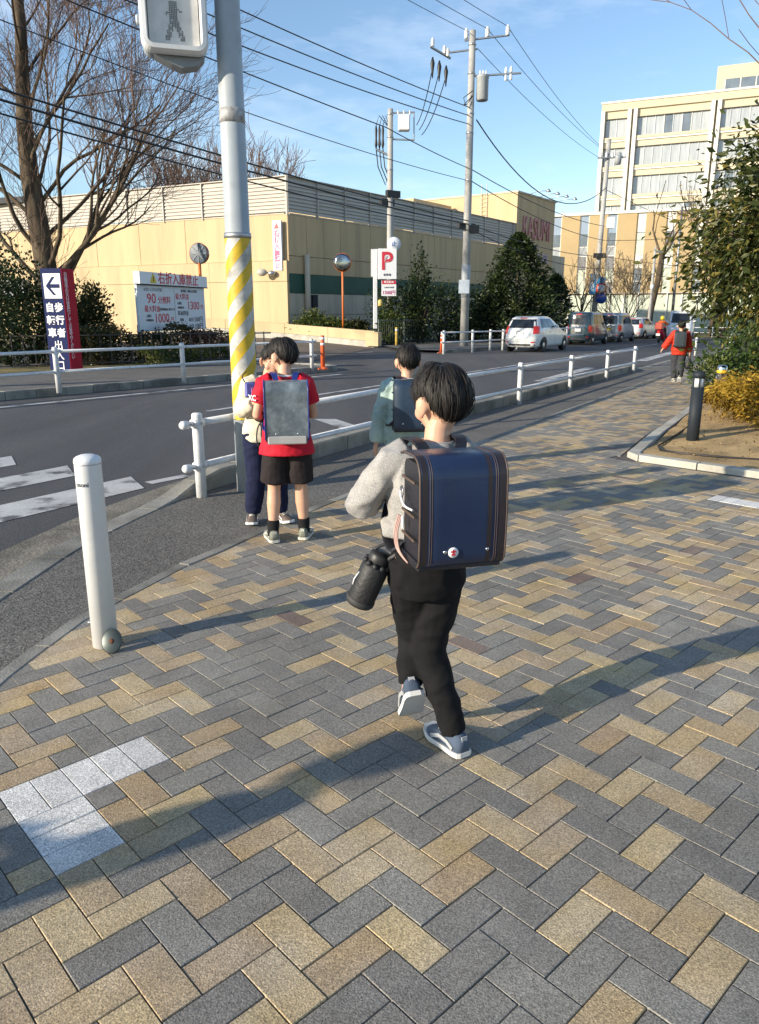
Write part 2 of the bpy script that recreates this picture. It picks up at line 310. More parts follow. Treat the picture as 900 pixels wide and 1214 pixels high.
# ------------------------------------------------------------------ ground, road, kerbs, pavers
def sheet(name, poly, z, m, parent=None, dz=True):
    bm = bmesh.new(); vs_ = [bm.verts.new((p[0], p[1], 0)) for p in poly]; f = bm.faces.new(vs_)
    bmesh.ops.triangulate(bm, faces=[f])
    for yc in (9.0, 119.0):
        bmesh.ops.bisect_plane(bm, geom=bm.verts[:] + bm.edges[:] + bm.faces[:], plane_co=(0, yc, 0), plane_no=(0, 1, 0))
    for v in bm.verts: v.co.z = gz(v.co.y) + z
    bmesh.ops.recalc_face_normals(bm, faces=bm.faces)
    if sum(f_.normal.z for f_ in bm.faces) < 0: bmesh.ops.reverse_faces(bm, faces=bm.faces)
    me = bpy.data.meshes.new(name); bm.to_mesh(me); bm.free(); me.materials.append(m); return link(name, me, parent)
D30 = azd(29.7); N30 = Vector((-D30.y, D30.x, 0))       # N30 points to the road
RAIL0 = Vector((-1.47, 6.1, 0))
def rail_pt(s, off=0.0): p = RAIL0 + D30 * s + N30 * off; return on(p.x, p.y)
D35 = azd(35); N35 = Vector((-D35.y, D35.x, 0))
struct(sheet('ground', [(-900, -200), (900, -200), (900, 1600), (-900, 1600)], -0.03, M_DIRT))
struct(sheet('road', [(-70, -40), (-2.0, -40), (-2.0, 3.5), (-1.6, 6.1)] + [tuple(rail_pt(s)[:2]) for s in (2, 17, 36)] + [(40, 40), (120, 15), (120, 45), (24, 60), (20, 66), (16, 60), (-1, 41), (-5, 44), (-14, 52), (-30, 30), (-70, 0)], 0.0, M_ASPH))
EDGE = [(-1.62, -3), (-1.60, 2.0), (-1.55, 2.95), (-1.46, 3.53), (-1.30, 3.94), (-1.16, 4.32), (-1.0, 4.62), (-.79, 5.09), (-.33, 5.96), (1.60, 9.43), (3.92, 13.6), (6.5, 18.2), (12.6, 28.9), (22, 45)]
KERB = [(-1.95, -3), (-2.05, 2.0), (-2.02, 3.73), (-1.95, 4.72), (-1.83, 5.28), (-1.62, 6.05)] + [tuple(rail_pt(s, .13)[:2]) for s in (.6, 17.2, 40)]
struct(sheet('asphalt_strip', KERB + EDGE[::-1], 0.006, M_ASPH2))
FOOT = [p for p in EDGE] + [(40, 40), (14, -3)]
struct_foot = struct(sheet('footpath', FOOT, 0.004, M_JOINT))
struct(sheet('gutter', [(-2.25, -3), (-2.5, 2.0), (-2.55, 3.6), (-2.43, 4.63), (-2.25, 5.51), (-2.07, 6.04), (-1.78, 6.81)] + [tuple(rail_pt(s, .45)[:2]) for s in (1.6, 17.2)] + [tuple(rail_pt(s, .2)[:2]) for s in (17.2, .8)] + [(-1.72, 6.12), (-1.93, 5.3), (-2.05, 4.72), (-2.12, 3.73), (-2.15, 2), (-2.05, -3)], 0.0045, M_GUT))

def path_eval(pts):
    P = [Vector((p[0], p[1], 0)) for p in pts]; L_ = [0]
    for a, b in zip(P, P[1:]): L_.append(L_[-1] + (b - a).length)
    def ev(s):
        s = min(max(s, 0), L_[-1] - 1e-6)
        for i in range(len(P) - 1):
            if s <= L_[i + 1]: t = (s - L_[i]) / (L_[i + 1] - L_[i]); return P[i].lerp(P[i + 1], t), (P[i + 1] - P[i]).normalized()
    return ev, L_[-1]
def kerb(name, pts, w, hfun, stone, m, side=1, z0=0.0, s0=0.0, s1=None, joint=.012, prof_round=.02):
    """row of separate kerb stones along a path; side = +1: the stone lies to the left of the path"""
    root = bpy.data.objects.new(name, None); COL.objects.link(root); struct(root)
    ev, Ltot = path_eval(pts); s = s0; s1 = s1 or Ltot
    while s < s1 - .05:
        e = min(s + stone, s1); mb = MB(); rings = []
        hj = random.uniform(-.003, .003); oj = random.uniform(-.004, .004)
        for k in range(3):
            q = s + joint / 2 + (e - s - joint) * k / 2; p, d = ev(q); n = Vector((-d.y, d.x, 0)) * side; h = max(.012, hfun(q) + hj); b = min(prof_round, h * .5)
            base = on(p.x, p.y, z0)
            rings.append([base + n * (x + oj) + Vector((0, 0, z)) for x, z in ((0, -.02), (0, h - b), (b * .7, h), (w - b * .7, h), (w, h - b), (w, -.02))])
        mb.loft(rings, smooth=False); mb.build('kerb_stone', m, root); s = e
    return root
ev_, L_ = path_eval(KERB)
s_post = sum((Vector(KERB[i + 1]) - Vector(KERB[i])).length for i in range(5))
kerb('near_kerb', KERB, .17, lambda s: .012 + .15 * min(1, max(0, (s - s_post + .15) / .55)) * (1 if s < s_post + 17.4 else max(0, 1 - (s - s_post - 17.4))), .6, M_CONC, side=1, s0=1.5, s1=s_post + 24)
kerb('paver_edging', EDGE, .075, lambda s: .016, .6, M_CONC, side=1, s0=2.0, s1=34, prof_round=.006)

# ---- crossing and lines painted on the road
def mark(name, pts, z=.004, m=None, lab=None): return struct(sheet(name, [tuple(p[:2]) for p in pts], z, m or M_PAINT))
def gline(a, b, w): d = (b - a).normalized(); n = Vector((-d.y, d.x, 0)) * w / 2; return [a - n, b - n, b + n, a + n]
back = -azd(33) * 4.0
nC = azd(123)
for base in (G(171, 579), G(171, 579) - nC * .95, G(171, 579) - nC * 1.9, G(171, 579) - nC * 2.85, G(171, 579) - nC * 3.8):
    far_ = base - nC * .48 + azd(33) * .25
    mark('crossing_stripe', [base, far_, far_ + back, base + back])
mark('edge_line', gline(G(176, 573), G(222, 564), .12))
c0 = G(230, 490); mark('centre_line', gline(c0 + D30 * .3, c0 + D30 * 38, .11))
c1 = G(193, 465); mark('far_edge_line', gline(c1 - D35 * 6, c1 + azd(33) * 6.0, .14))
mark('lane_arrow', [G(372, 497), G(398, 497), G(432, 508), G(414, 511)])
mark('driveway_line', gline(G(347, 423), G(443, 417), .15))
mark('stop_line', gline(G(640, 452), G(700, 436), .3))
mark('far_stripe', gline(G(760, 428), G(800, 417), .4)); mark('far_stripe', gline(G(845, 398), G(899, 392), .3))

# ---- far pavement with kerb, driveway, verge
far0 = Vector((-6.71, 13.48, 0))
fk = [tuple((far0 + D35 * s)[:2]) for s in (-14, -7, 0, 5, 9.2)] + [(-1.18, 21.45), (-1.45, 22.3), (-2.6, 22.9)]
kerb('far_kerb', fk, .18, lambda s: .15, .6, M_CONC, side=1, s0=0.3, s1=26)
struct(sheet('far_pavement', [tuple((Vector((p[0], p[1], 0)) + N35 * .19)[:2]) for p in fk[:5]] + [(-1.5, 21.6), (-2.9, 22.85), (-8.5, 27.0), (-18.0, 14.0)], .125, M_ASPH2))
fk2 = [(2.55, 32.4), (6.3, 37.7), (12.5, 46.5), (20, 58)]
kerb('verge_kerb', fk2, .18, lambda s: .14 * min(1, .25 + s), .6, M_CONC, side=1)
struct(sheet('verge_pavement', [(2.45, 32.6), (6.15, 37.8), (12.3, 46.6), (19.8, 58), (17, 60), (.2, 38.6), (.9, 34.0)], .12, M_ASPH2))
struct(sheet('lawn', [(20.2, 58.4), (24.5, 60.2), (60, 45), (75, 60), (40, 80), (24, 72)], .03, M_GRASS))

# ---- planting bed on the right
BED = [(9.57 + 6, 21.3 + 10.6), (9.5, 21.0), (4.66, 11.62), (3.26, 9.10), (2.54, 7.74), (3.50, 6.79), (5.4, 4.9)]
kerb('bed_kerb', BED, .13, lambda s: .065, .6, M_CONC_L, side=1, prof_round=.012)
bed_poly = [(15.4, 31.8), (9.64, 20.95), (4.80, 11.56), (3.41, 9.05), (2.70, 7.78), (3.58, 6.90), (5.45, 5.05), (16, 5), (22, 30)]
bm = bmesh.new(); f = bm.faces.new([bm.verts.new((x, y, 0)) for x, y in bed_poly]); bmesh.ops.triangulate(bm, faces=[f])
for k in range(40):
    yy = 5.2 + k * .42; bmesh.ops.bisect_plane(bm, geom=bm.verts[:] + bm.edges[:] + bm.faces[:], plane_co=(0, yy, 0), plane_no=(0, 1, 0))
for k in range(34):
    xx = 2.8 + k * .36; bmesh.ops.bisect_plane(bm, geom=bm.verts[:] + bm.edges[:] + bm.faces[:], plane_co=(xx, 0, 0), plane_no=(1, 0, 0))
def bed_h(x, y): return .045 + .11 * min(1, max(0, (x - 3.4) * .3)) * min(1, max(0, 1 - abs(y - 11) / 12)) + .035 * noise.noise(Vector((x * 1.7, y * 1.7, 3)))
for v in bm.verts: v.co.z = gz(v.co.y) + bed_h(v.co.x, v.co.y)
bmesh.ops.recalc_face_normals(bm, faces=bm.faces)
me = bpy.data.meshes.new('soil_bed'); bm.to_mesh(me); bm.free(); me.materials.append(M_SOIL); me.polygons.foreach_set('use_smooth', np.ones(len(me.polygons), bool)); struct(link('soil_bed', me))

# ---- pavers: 200 x 100 mm blocks in herringbone
E1 = azd(47.0); E2 = azd(137.0); PA = Vector((-0.856, 2.449, 0)); CELL = .1
from math import floor
def pt_in(poly, x, y):
    c = False; n = len(poly); j = n - 1
    for i in range(n):
        xi, yi = poly[i]; xj, yj = poly[j]
        if (yi > y) != (yj > y) and x < (xj - xi) * (y - yi) / (yj - yi) + xi: c = not c
        j = i
    return c
BEDX = [(15.5, 32), (9.57, 21.1), (4.62, 11.66), (3.2, 9.14), (2.46, 7.74), (3.45, 6.70), (5.4, 4.8), (60, 0), (60, 32)]
def cell_xy(i, j): return PA + E1 * (CELL * i) + E2 * (CELL * j)      # i along E1, j along E2
white = {}
for a in range(5): white[(-1 - a, 0)] = ('w', a); white[(-1 - a, 1)] = ('w', a)
for b in range(3): white[(-5, 2 + b)] = ('w', 10 + b); white[(-4, 2 + b)] = ('w', 10 + b)
_q = Vector((2.93, 5.87, 0)) - PA; qi, qj = floor(_q.dot(E1) / CELL), floor(_q.dot(E2) / CELL)
for a in range(2):
    for b in range(4): white[(qi - 1 + a, qj - 2 + b * 1)] = ('w', 100 + b)
for b in range(4, 9): white[(qi - 1, qj - 2 + b)] = ('w', 100 + b); white[(qi, qj - 2 + b)] = ('w', 100 + b)
rngp = random.Random(11); rows_c = {}
def brick_colour(k, n):
    r_ = rows_c.setdefault(k, {})
    if n not in r_:
        rr = random.Random(k * 7919 + 13)
        c = rr.random() < .5; run = 0
        for q in range(-700, 1400):
            r_[q] = c; run += 1
            if rr.random() < (.15, .33, .38, .45)[min(run, 4) - 1]: c = not c; run = 0
    return r_[n]
groups = {}
for j in range(-330, 160):
    for i in range(-120, 420):
        p = cell_xy(i + .5, j + .5)
        if p.y < .3 or p.y > 27 or p.x < -1.75: continue
        if abs(p.x) > .52 * p.y + 1.3: continue
        if (i, j) in white: key = white[(i, j)]
        else:
            m_ = (i + j + 2) % 4
            if m_ == 0: key = ('h', i, j)
            elif m_ == 1: key = ('h', i - 1, j)
            elif m_ == 2: key = ('v', i, j)
            else: key = ('v', i, j - 1)
        groups.setdefault(key, []).append((i, j))
def left_ok(x, y): return pt_in(FOOT, x - .0, y) and not pt_in(BEDX, x, y)
BEIGE_SEEN = set('h-9,7;h-8,6;h-7,9;h-6,4;h-5,-1;h-5,7;h-4,-6;h-4,-2;h-4,10;h-3,-7;h-3,5;h-2,-4;h-2,4;h-2,12;h-1,7;h0,-6;h0,-2;h0,2;h0,10;h1,-3;h1,1;h1,5;h1,9;h1,17;h2,12;h3,3;h3,11;h3,15;h4,-2;h4,18;h5,5;h5,13;h5,17;h6,12;h7,3;h7,7;h7,11;h7,15;h9,13;h10,8;h11,11;h12,14;h13,9;h13,13;h14,8;h15,11;h16,10;h16,14;h17,13;v-8,8;v-7,7;v-6,6;v-6,10;v-5,5;v-5,9;v-4,-4;v-4,4;v-4,12;v-3,3;v-3,7;v-3,11;v-2,2;v-2,10;v-1,-7;v0,-4;v0,8;v0,12;v1,-5;v2,-6;v2,-2;v2,6;v2,10;v4,4;v5,11;v5,15;v7,5;v7,9;v7,17;v9,7;v9,11;v10,6;v10,14;v11,5;v12,8;v13,7;v13,11;v15,13;v16,8;v18,10'.split(';'))      # beige blocks noted in the foreground
GAP = .0028; bricks = []; cut = []
for key, cells in groups.items():
    i0 = min(c[0] for c in cells); i1 = max(c[0] for c in cells) + 1; j0 = min(c[1] for c in cells); j1 = max(c[1] for c in cells) + 1
    c = cell_xy((i0 + i1) / 2, (j0 + j1) / 2)
    corners = [cell_xy(i0, j0), cell_xy(i1, j0), cell_xy(i1, j1), cell_xy(i0, j1)]; okc = [left_ok(q.x, q.y) for q in corners]
    if not any(okc) and not left_ok(c.x, c.y): continue
    if not all(okc): cut.append((key, corners, c)); 
    hx, hy = (i1 - i0) * CELL / 2 - GAP / 2, (j1 - j0) * CELL / 2 - GAP / 2
    if key[0] == 'w': ci = 2
    else:
        i, j = key[1], key[2]
        if key[0] == 'h': k = (i + j + 2) // 4; n = 2 * j
        else: k = (i + j) // 4; n = 2 * j + 1
        ci = 0 if brick_colour(k, n) else 1; seen = proj((c.x, c.y, 0))[1] > 808
        if seen: ci = 0 if '%s%d,%d' % (key[0], key[1], key[2]) in BEIGE_SEEN else 1
        if ci == 0 and random.Random(hash((k, n))).random() < .03 and not seen: ci = 3
    px, py, dep = proj((c.x, c.y, 0))
    vis = -20 < px < 920 and -20 < py < 1240
    if not all(okc): cut[-1] = (cut[-1][1], c, ci, dep); continue
    bricks.append((-(1 / dep ** 2.0) * (1.0 if vis else 0.0) * (1.5 / max(.2, dep)), c, hx, hy, ci))
LINES = [(a, b_, 1) for a, b_ in zip(EDGE, EDGE[1:])] + [(a, b_, 1) for a, b_ in zip(BEDX[:5], BEDX[1:6])]
def clip_poly(poly, a, b_):                      # keep what lies to the right of a->b
    out = []; f = lambda p: (b_[0] - a[0]) * (p[1] - a[1]) - (b_[1] - a[1]) * (p[0] - a[0])
    for p, q in zip(poly, poly[1:] + poly[:1]):
        fp, fq = f(p), f(q)
        if fp <= 0: out.append(p)
        if fp * fq < 0: t = fp / (fp - fq); out.append((p[0] + (q[0] - p[0]) * t, p[1] + (q[1] - p[1]) * t))
    return out
def seg_dist(p, a, b_):
    ax, ay = b_[0] - a[0], b_[1] - a[1]; t = max(0, min(1, ((p[0] - a[0]) * ax + (p[1] - a[1]) * ay) / (ax * ax + ay * ay))); return math.hypot(p[0] - a[0] - ax * t, p[1] - a[1] - ay * t)
cutV = []; cut_objs = []
for corners, c, ci, dep in cut:
    poly = [(c.x + (q.x - c.x) * .985, c.y + (q.y - c.y) * .985) for q in corners]
    for a, b_, s_ in sorted(LINES, key=lambda l: seg_dist((c.x, c.y), l[0], l[1]))[:2]:
        if seg_dist((c.x, c.y), a, b_) < .16 and len(poly) > 2: poly = clip_poly(poly, a, b_)
    if len(poly) < 3: continue
    cut_objs.append((poly, c, ci, dep))
bricks.sort(key=lambda b: b[0])
MP = [M_BEIGE, M_GREY, M_WHITEP, M_BROWNP]; brick_me = {}
def brick_geo(hx, hy, h=.011, bv=.0021):
    b = bv * .8
    P = [(-hx, -hy, -.006), (hx, -hy, -.006), (hx, hy, -.006), (-hx, hy, -.006), (-hx, -hy, h - bv), (hx, -hy, h - bv), (hx, hy, h - bv), (-hx, hy, h - bv), (-hx + b, -hy + b, h), (hx - b, -hy + b, h), (hx - b, hy - b, h), (-hx + b, hy - b, h)]
    F = [(8, 9, 10, 11)] + [(k, (k + 1) % 4, 4 + (k + 1) % 4, 4 + k) for k in range(4)] + [(4 + k, 4 + (k + 1) % 4, 8 + (k + 1) % 4, 8 + k) for k in range(4)]
    return P, F
RZB = math.atan2(E1.y, E1.x); EV = Matrix(((E1.x, E2.x), (E1.y, E2.y)))
# E1,E2 is left handed (E2 is clockwise of E1): mirror j so that faces keep pointing up
for n_, (key_, c, hx, hy, ci) in enumerate(bricks[:300]):
    kk = (round(hx, 3), round(hy, 3), ci)
    if kk not in brick_me:
        mb = MB(); P, F = brick_geo(hx, hy); mb.add(P, F); brick_me[kk] = mb.mesh('brick', MP[ci])
    o = link('brick', brick_me[kk], struct_foot, on(c.x, c.y, rngp.uniform(-.0012, .0012)), RZB + rngp.uniform(-.006, .006))
    o.rotation_euler.x = rngp.uniform(-.006, .006); o.rotation_euler.y = rngp.uniform(-.006, .006)
for poly, c, ci, dep in cut_objs:
    n_ = len(poly); cen = on(c.x, c.y); P = [Vector((x - c.x, y - c.y, z)) for z in (-.006, .0105) for x, y in poly]; mb = MB(); mb.add(P, [tuple(range(n_, 2 * n_))] + [(k, (k + 1) % n_, n_ + (k + 1) % n_, n_ + k) for k in range(n_)])
    mb.build('cut_brick', MP[ci], struct_foot, cen)
V = []; Fq = []; MI = []; RN = []
for (key_, c, hx, hy, ci) in bricks[300:]:
    P, F = brick_geo(hx, hy); o = len(V); z0 = gz(c.y) + rngp.uniform(-.0012, .0012); ca, sa = math.cos(RZB), math.sin(RZB); tx, ty = rngp.uniform(-.006, .006), rngp.uniform(-.006, .006)
    V += [(c.x + p[0] * ca - p[1] * sa, c.y + p[0] * sa + p[1] * ca, z0 + p[2] + p[0] * tx + p[1] * ty) for p in P]
    Fq += [tuple(q + o for q in f_) for f_ in F]; r_ = rngp.random(); MI += [ci] * 9; RN += [r_] * 9
me = npmesh('paving_blocks', V, Fq, MP, MI); a_ = me.attributes.new('rnd', 'FLOAT', 'FACE'); a_.data.foreach_set('value', RN)
stuff(link('paving_blocks', me, struct_foot))
# ------------------------------------------------------------------ street furniture
def arc(n, r=1.0, a0=0, a1=90): return [(r * math.cos(R(a0 + (a1 - a0) * k / n)), r * math.sin(R(a0 + (a1 - a0) * k / n))) for k in range(n + 1)]
# white bollard
b = thing('bollard', 'white steel bollard with domed top standing at the edge of the paving', 'bollard', on(-1.262, 3.225), R(-10))
MB().lathe([(.0565, -.02), (.0565, .862), (.0575, .864), (.0575, .875), (.054, .884), (.046, .891), (.030, .897), (.012, .900), (.001, .9005)], 40).build('post', M_WHITE, b)
MB().lathe([(.0572, .8585), (.0572, .8625)], 40).build('cap_seam', M_BOLT, b)
def badge_text(parent):
    me = text_mesh('osoni', .028, M_BLKL, depth=.0006, bold=.0004); 
    n = len(me.vertices); co = np.empty(n * 3, np.float32); me.vertices.foreach_get('co', co); co = co.reshape(-1, 3); x = co[:, 0] - .004; y = co[:, 1]; d = co[:, 2]
    a = x / .0575; rr = .0572 + d; co2 = np.stack([rr * np.sin(a), -rr * np.cos(a), y + .775], 1); me.vertices.foreach_set('co', co2.astype(np.float32).ravel()); me.update()
    link('maker_lettering', me, parent)
badge_text(b)
mb = MB(); Mx = Matrix.Rotation(R(90), 3, 'Y') @ Matrix.Rotation(0, 3, 'Z')
Mc = Matrix.Translation((.072, -.012, .072)) @ Matrix.Rotation(R(14), 4, 'Z') @ Matrix.Rotation(R(62), 4, 'X')
mb.lathe([(.001, -.006), (.052, -.006), (.056, -.003), (.056, .004), (.051, .008), (.001, .008)], 32, M=Mc.to_3x3().to_4x4(), c=(.068, -.06, .058), sx=.8, sy=1.0)
lid = mb.build('socket_lid', mat('grey_green_metal', (.075, .09, .085), .45, .5, var=.15, scale=12), b)
mb = MB(); mb.lathe([(.001, .0082), (.012, .0082), (.012, .0092), (.001, .0092)], 12, M=Mc.to_3x3().to_4x4(), c=(.068, -.06, .058)); mb.build('keyhole', mat('rust', (.10, .035, .015), .8), lid)
MB().tube([(-.056, .0, .115), (-.075, .0, .115), (-.075, 0, .10)], .005, 6).build('lock_pin', M_BOLT, b)
# dark bollard light in the bed
b = thing('bollard_light', 'dark grey bollard light with clear band standing in the planting bed', 'bollard', G(821, 521, .06))
MB().lathe([(.068, -.1), (.068, .60)], 28).build('post', M_DGREY, b)
MB().lathe([(.060, .60), (.060, .70)], 28).build('lens', mat('frosted_lens', (.55, .57, .58), .3), b)
for k in range(6): MB().box((.066 * math.cos(k * R(60) + .3), .066 * math.sin(k * R(60) + .3), .65), (.010, .014, .1), rz=k * R(60) + .3).build('cage_bar', M_DGREY, b)
MB().lathe([(.068, .70), (.070, .745), (.052, .77), (.001, .782)], 28).build('cap', M_DGREY, b)
# stainless bollard
b = thing('steel_bollard', 'stainless steel bollard with yellow reflective band beside the golden shrub', 'bollard', G(852, 478))
MB().lathe([(.055, -.02), (.055, .36)], 24).build('sleeve', M_STEEL, b)
MB().lathe([(.062, .36), (.085, .37), (.085, .60), (.078, .625), (.05, .645), (.001, .65)], 24).build('head', M_STEEL, b)
MB().lathe([(.0865, .51), (.0865, .56)], 24).build('reflector_band', mat('yellow_reflector', (.75, .45, .02), .35), b)
MB().lathe([(.0605, .40), (.0605, .44)], 24).build('collar', M_BOLT, b)
MB().box((-.085, -.02, .44), (.05, .05, .06), bev=.01).build('chain_lug', M_STEEL, b)

# guard rails
def guard_rail(label, posts, heights=(.62, .27), r_post=.043, hp=.70, rr=.029, off=.0, ends=True, zb=0.0, group=None, m=None, stub=True):
    m = m or M_WHITE_W; p0 = posts[0]; root = thing('guard_rail', label, 'guard rail', p0, group=group); prev = None
    for p in posts:
        q = Vector(p) - Vector(p0)
        po = MB().lathe([(r_post, -.06), (r_post, hp - .02), (r_post * .96, hp - .008), (r_post * .75, hp), (.001, hp + .004)], 20, c=q).build('post', m, root)
        d = (Vector(posts[1]) - Vector(posts[0])).normalized()
        for h in heights:
            MB().tube([q + Vector((0, 0, h)) - d * (r_post + .012), q + Vector((0, 0, h)) + d * (r_post + .012)], rr + .009, 12).build('rail_sleeve', m, po)
            if r_post > .04:
                nb = Vector((d.y, -d.x, 0))
                MB().tube([q + Vector((0, 0, h)) + nb * (r_post - .01), q + Vector((0, 0, h)) + nb * (r_post + .008)], .011, 6).build('bolt', M_BOLT, po)
    for h in heights:
        for a, c in zip(posts, posts[1:]):
            A = Vector(a) - Vector(p0) + Vector((0, 0, h)); B = Vector(c) - Vector(p0) + Vector((0, 0, h))
            MB().tube([A, B], rr, 12).build('rail', m, root)
        if ends:
            for q, s in ((Vector((0, 0, 0)), -1), (Vector(posts[-1]) - Vector(p0), 1)):
                d = (Vector(posts[1]) - Vector(posts[0])).normalized() * s
                A = q + Vector((0, 0, h))
                e = MB().tube([A + d * .05, A + d * .115, A + d * .118, A + d * .165, A + d * .18, A + d * .188], [.022, .022, .033, .035, .027, .004], 14).build('end_cap', m, root)
                MB().tube([A + d * .10 - Vector((0, 0, .0)) + Vector((-d.y, d.x, 0)) * -.04, A + d * .10 + Vector((-d.y, d.x, 0)) * .04], .009, 6).build('bolt', M_BOLT, e)
    return root
guard_rail('white two-bar guard rail along the near kerb behind the schoolchildren', [rail_pt(s) for s in (0, 1.5, 4.6, 7.7, 10.7, 13.7, 16.7)])
guard_rail('short white guard rail on the near kerb beyond the child in red jacket', [rail_pt(s) for s in (25.7, 28.0)])
guard_rail('distant white guard rail by the roadside half hidden by the leafy tree', [on(17.6, 39.0), on(18.5, 40.2), on(19.4, 41.4), on(20.3, 42.6)], ends=False)
guard_rail('white guard rail on the far pavement in front of the hedge and blue sign', [G(70, 462, .12) - D35 * 9.5, G(70, 462, .12) - D35 * 6.4, G(70, 462, .12) - D35 * 3.2, G(70, 462, .12), G(218, 450, .12), G(300, 443, .12), G(370, 437, .12)], r_post=.05, hp=.78, heights=(.70, .33))
guard_rail('white guard rail beside the tall utility pole and the white car', [G(526, 418, .1), G(560, 416, .1), G(581, 414.5, .1), G(596, 413.5, .1), G(613, 412.5, .1)] + [G(613, 412.5, .1) + D35 * k for k in (3, 6, 9)], r_post=.055, hp=.86, heights=(.78, .40))
guard_rail('white guard rail in front of the lawn at the far bend', [on(20.5, 58.8), on(22.6, 58.4), on(24.6, 57.6), on(26.6, 56.7), on(28.6, 55.8), on(31, 54.7), on(33.5, 53.6)], hp=.85, heights=(.78, .42), ends=False)

# orange delineator posts
def delineator(label, p, lean=0.0):
    t = thing('delineator_post', label, 'traffic post', p, group='orange roadside posts'); t.rotation_euler = (0, lean, 0)
    MB().lathe([(.14, 0), (.14, .03), (.10, .055), (.06, .08)], 20).build('base', M_CONE, t)
    MB().lathe([(.058, .08), (.05, .85), (.045, .87), (.001, .875)], 16).build('post', M_CONE, t)
    for z in (.62, .76): MB().lathe([(.0555, z), (.0545, z + .06)], 16).build('reflective_band', M_SIGNW, t)
delineator('orange plastic post at the end of the far guard rail', G(383, 438, .12))
delineator('orange plastic post by the utility pole at driveway edge', G(523, 419), R(2))

# signal pole with wrapped base and pedestrian signal
PX, PY = -1.12, 6.35
t = thing('signal_pole', 'tall pale grey signal pole with yellow and white striped wrap', 'pole', on(PX, PY))
MB().lathe([(.102, -.05), (.101, 2.08), (.097, 2.085), (.090, 4.6), (.085, 6.6), (.08, 6.62), (.001, 6.64)], 40).build('pole', M_POLEG, t)
MB().lathe([(.107, 2.045), (.107, 2.085)], 40).build('wrap_band', M_BOLT, t)
H0, H1 = .62, 2.05
def wrap_part(name, ph, m):
    mb = MB(); rad = .1040 if ph == 0 else .1035
    pitch = .75                                # height of one turn of the two-colour spiral (two starts)
    for st in range(3):
        V_ = []; F_ = []
        zspan = H1 - H0; na = 200
        for i in range(na + 1):
            zc = H0 - .5 + (zspan + 1.0) * i / na
            a = (zc - H0) / pitch * 2 * math.pi + ph * math.pi / 3 + st * 2 * math.pi / 3
            for s in (-.5, -.25, 0, .25, .5):
                z = min(max(zc, H0), H1); aa = a + s * math.pi / 3
                V_.append((rad * math.cos(aa), rad * math.sin(aa), z))
        for i in range(na):
            for s in range(4): F_.append((i * 5 + s, i * 5 + s + 1, i * 5 + 6 + s, i * 5 + 5 + s))
        mb.add(V_, F_, 0, True)
    return mb.build(name, m, t, fixn=False)
wrap_part('yellow_stripe', 0, M_YEL); wrap_part('white_stripe', 1, M_WRAPW)
MB().lathe([(.0968, 2.87), (.0964, 2.97)], 40).build('tape_mark', mat('grime2', (.33, .33, .33), .7, var=.5, scale=18), t)
# pedestrian signal head
t = thing('pedestrian_signal', 'white pedestrian signal head with unlit walking figure on the signal pole', 'traffic light', at(208, 60, 6.15), R(16))
def rrect(w, h, r, n=6):
    P = []
    for cx, cz, a0 in ((w / 2 - r, h / 2 - r, 0), (-w / 2 + r, h / 2 - r, 90), (-w / 2 + r, -h / 2 + r, 180), (w / 2 - r, -h / 2 + r, 270)):
        P += [(cx + r * math.cos(R(a0 + 90 * k / n)), cz + r * math.sin(R(a0 + 90 * k / n))) for k in range(n + 1)]
    return P
def rloft(spec, c=(0, 0, 0)):                # spec: (w,h,r,y) rounded rectangles stacked along y
    mb = MB(); mb.loft([[Vector((x + c[0], y + c[1], z + c[2])) for x, z in rrect(w, h, r)] for w, h, r, y in spec], smooth=False); return mb
HB = .43
rloft([(.40, .80, .05, .21), (.44, .84, .06, .19), (.44, .84, .06, .02)], (0, 0, HB - .02)).build('housing', M_POLEG, t)
fr = MB(); rings = [[Vector((x, y, z + HB - .02)) for x, z in rrect(w, h, r)] for w, h, r, y in ((.42, .82, .06, .02), (.47, .87, .08, .015), (.47, .87, .08, -.04), (.44, .84, .07, -.075), (.385, .785, .045, -.08), (.36, .76, .03, .012))]
fr.loft(rings, smooth=False, caps=False); fr.build('frame', M_WHITE, t)
M_LENS = mat('signal_lens', (.60, .58, .54), .15, var=.15, scale=8, coat=.5); M_LED = mat('led_dots', (.16, .16, .15), .4)
for z0, fig in ((HB - .215, 'walk'), (HB + .175, 'stand')):
    le = MB().box((0, .0, z0), (.35, .012, .355)).build('lens', M_LENS, t)
    if fig == 'walk':
        segs = [((0.0, .135), (0.0, .135), .030), ((0, .09), (-.005, -.01), .030), ((-.005, -.02), (-.05, -.15), .015), ((.01, -.02), (.035, -.08), .015), ((.035, -.08), (.06, -.15), .013), ((0, .07), (-.05, .01), .011), ((.0, .07), (.055, .03), .011)]
    else:
        segs = [((0, .135), (0, .135), .030), ((0, .09), (0, -.01), .035), ((-.018, -.02), (-.018, -.15), .014), ((.018, -.02), (.018, -.15), .014), ((-.05, .08), (-.05, -.03), .011), ((.05, .08), (.05, -.03), .011)]
    dots = MB(); seen = set()
    for (a, c, w) in segs:
        L2 = max(.001, math.dist(a, c)); nn = int(L2 / .0115) + 1; mm = int(w / .0115)
        for k in range(nn + 1):
            for q in range(-mm, mm + 1):
                tx = (c[0] - a[0]) / L2; tz = (c[1] - a[1]) / L2
                x = a[0] + (c[0] - a[0]) * k / nn - tz * q * .0115; z = a[1] + (c[1] - a[1]) * k / nn + tx * q * .0115
                ky = (round(x / .0115), round(z / .0115))
                if ky in seen: continue
                seen.add(ky); dots.box((ky[0] * .0115, -.0075, z0 + ky[1] * .0115), (.0078, .004, .0078))
    dots.build('figure_dots', M_LED, le)
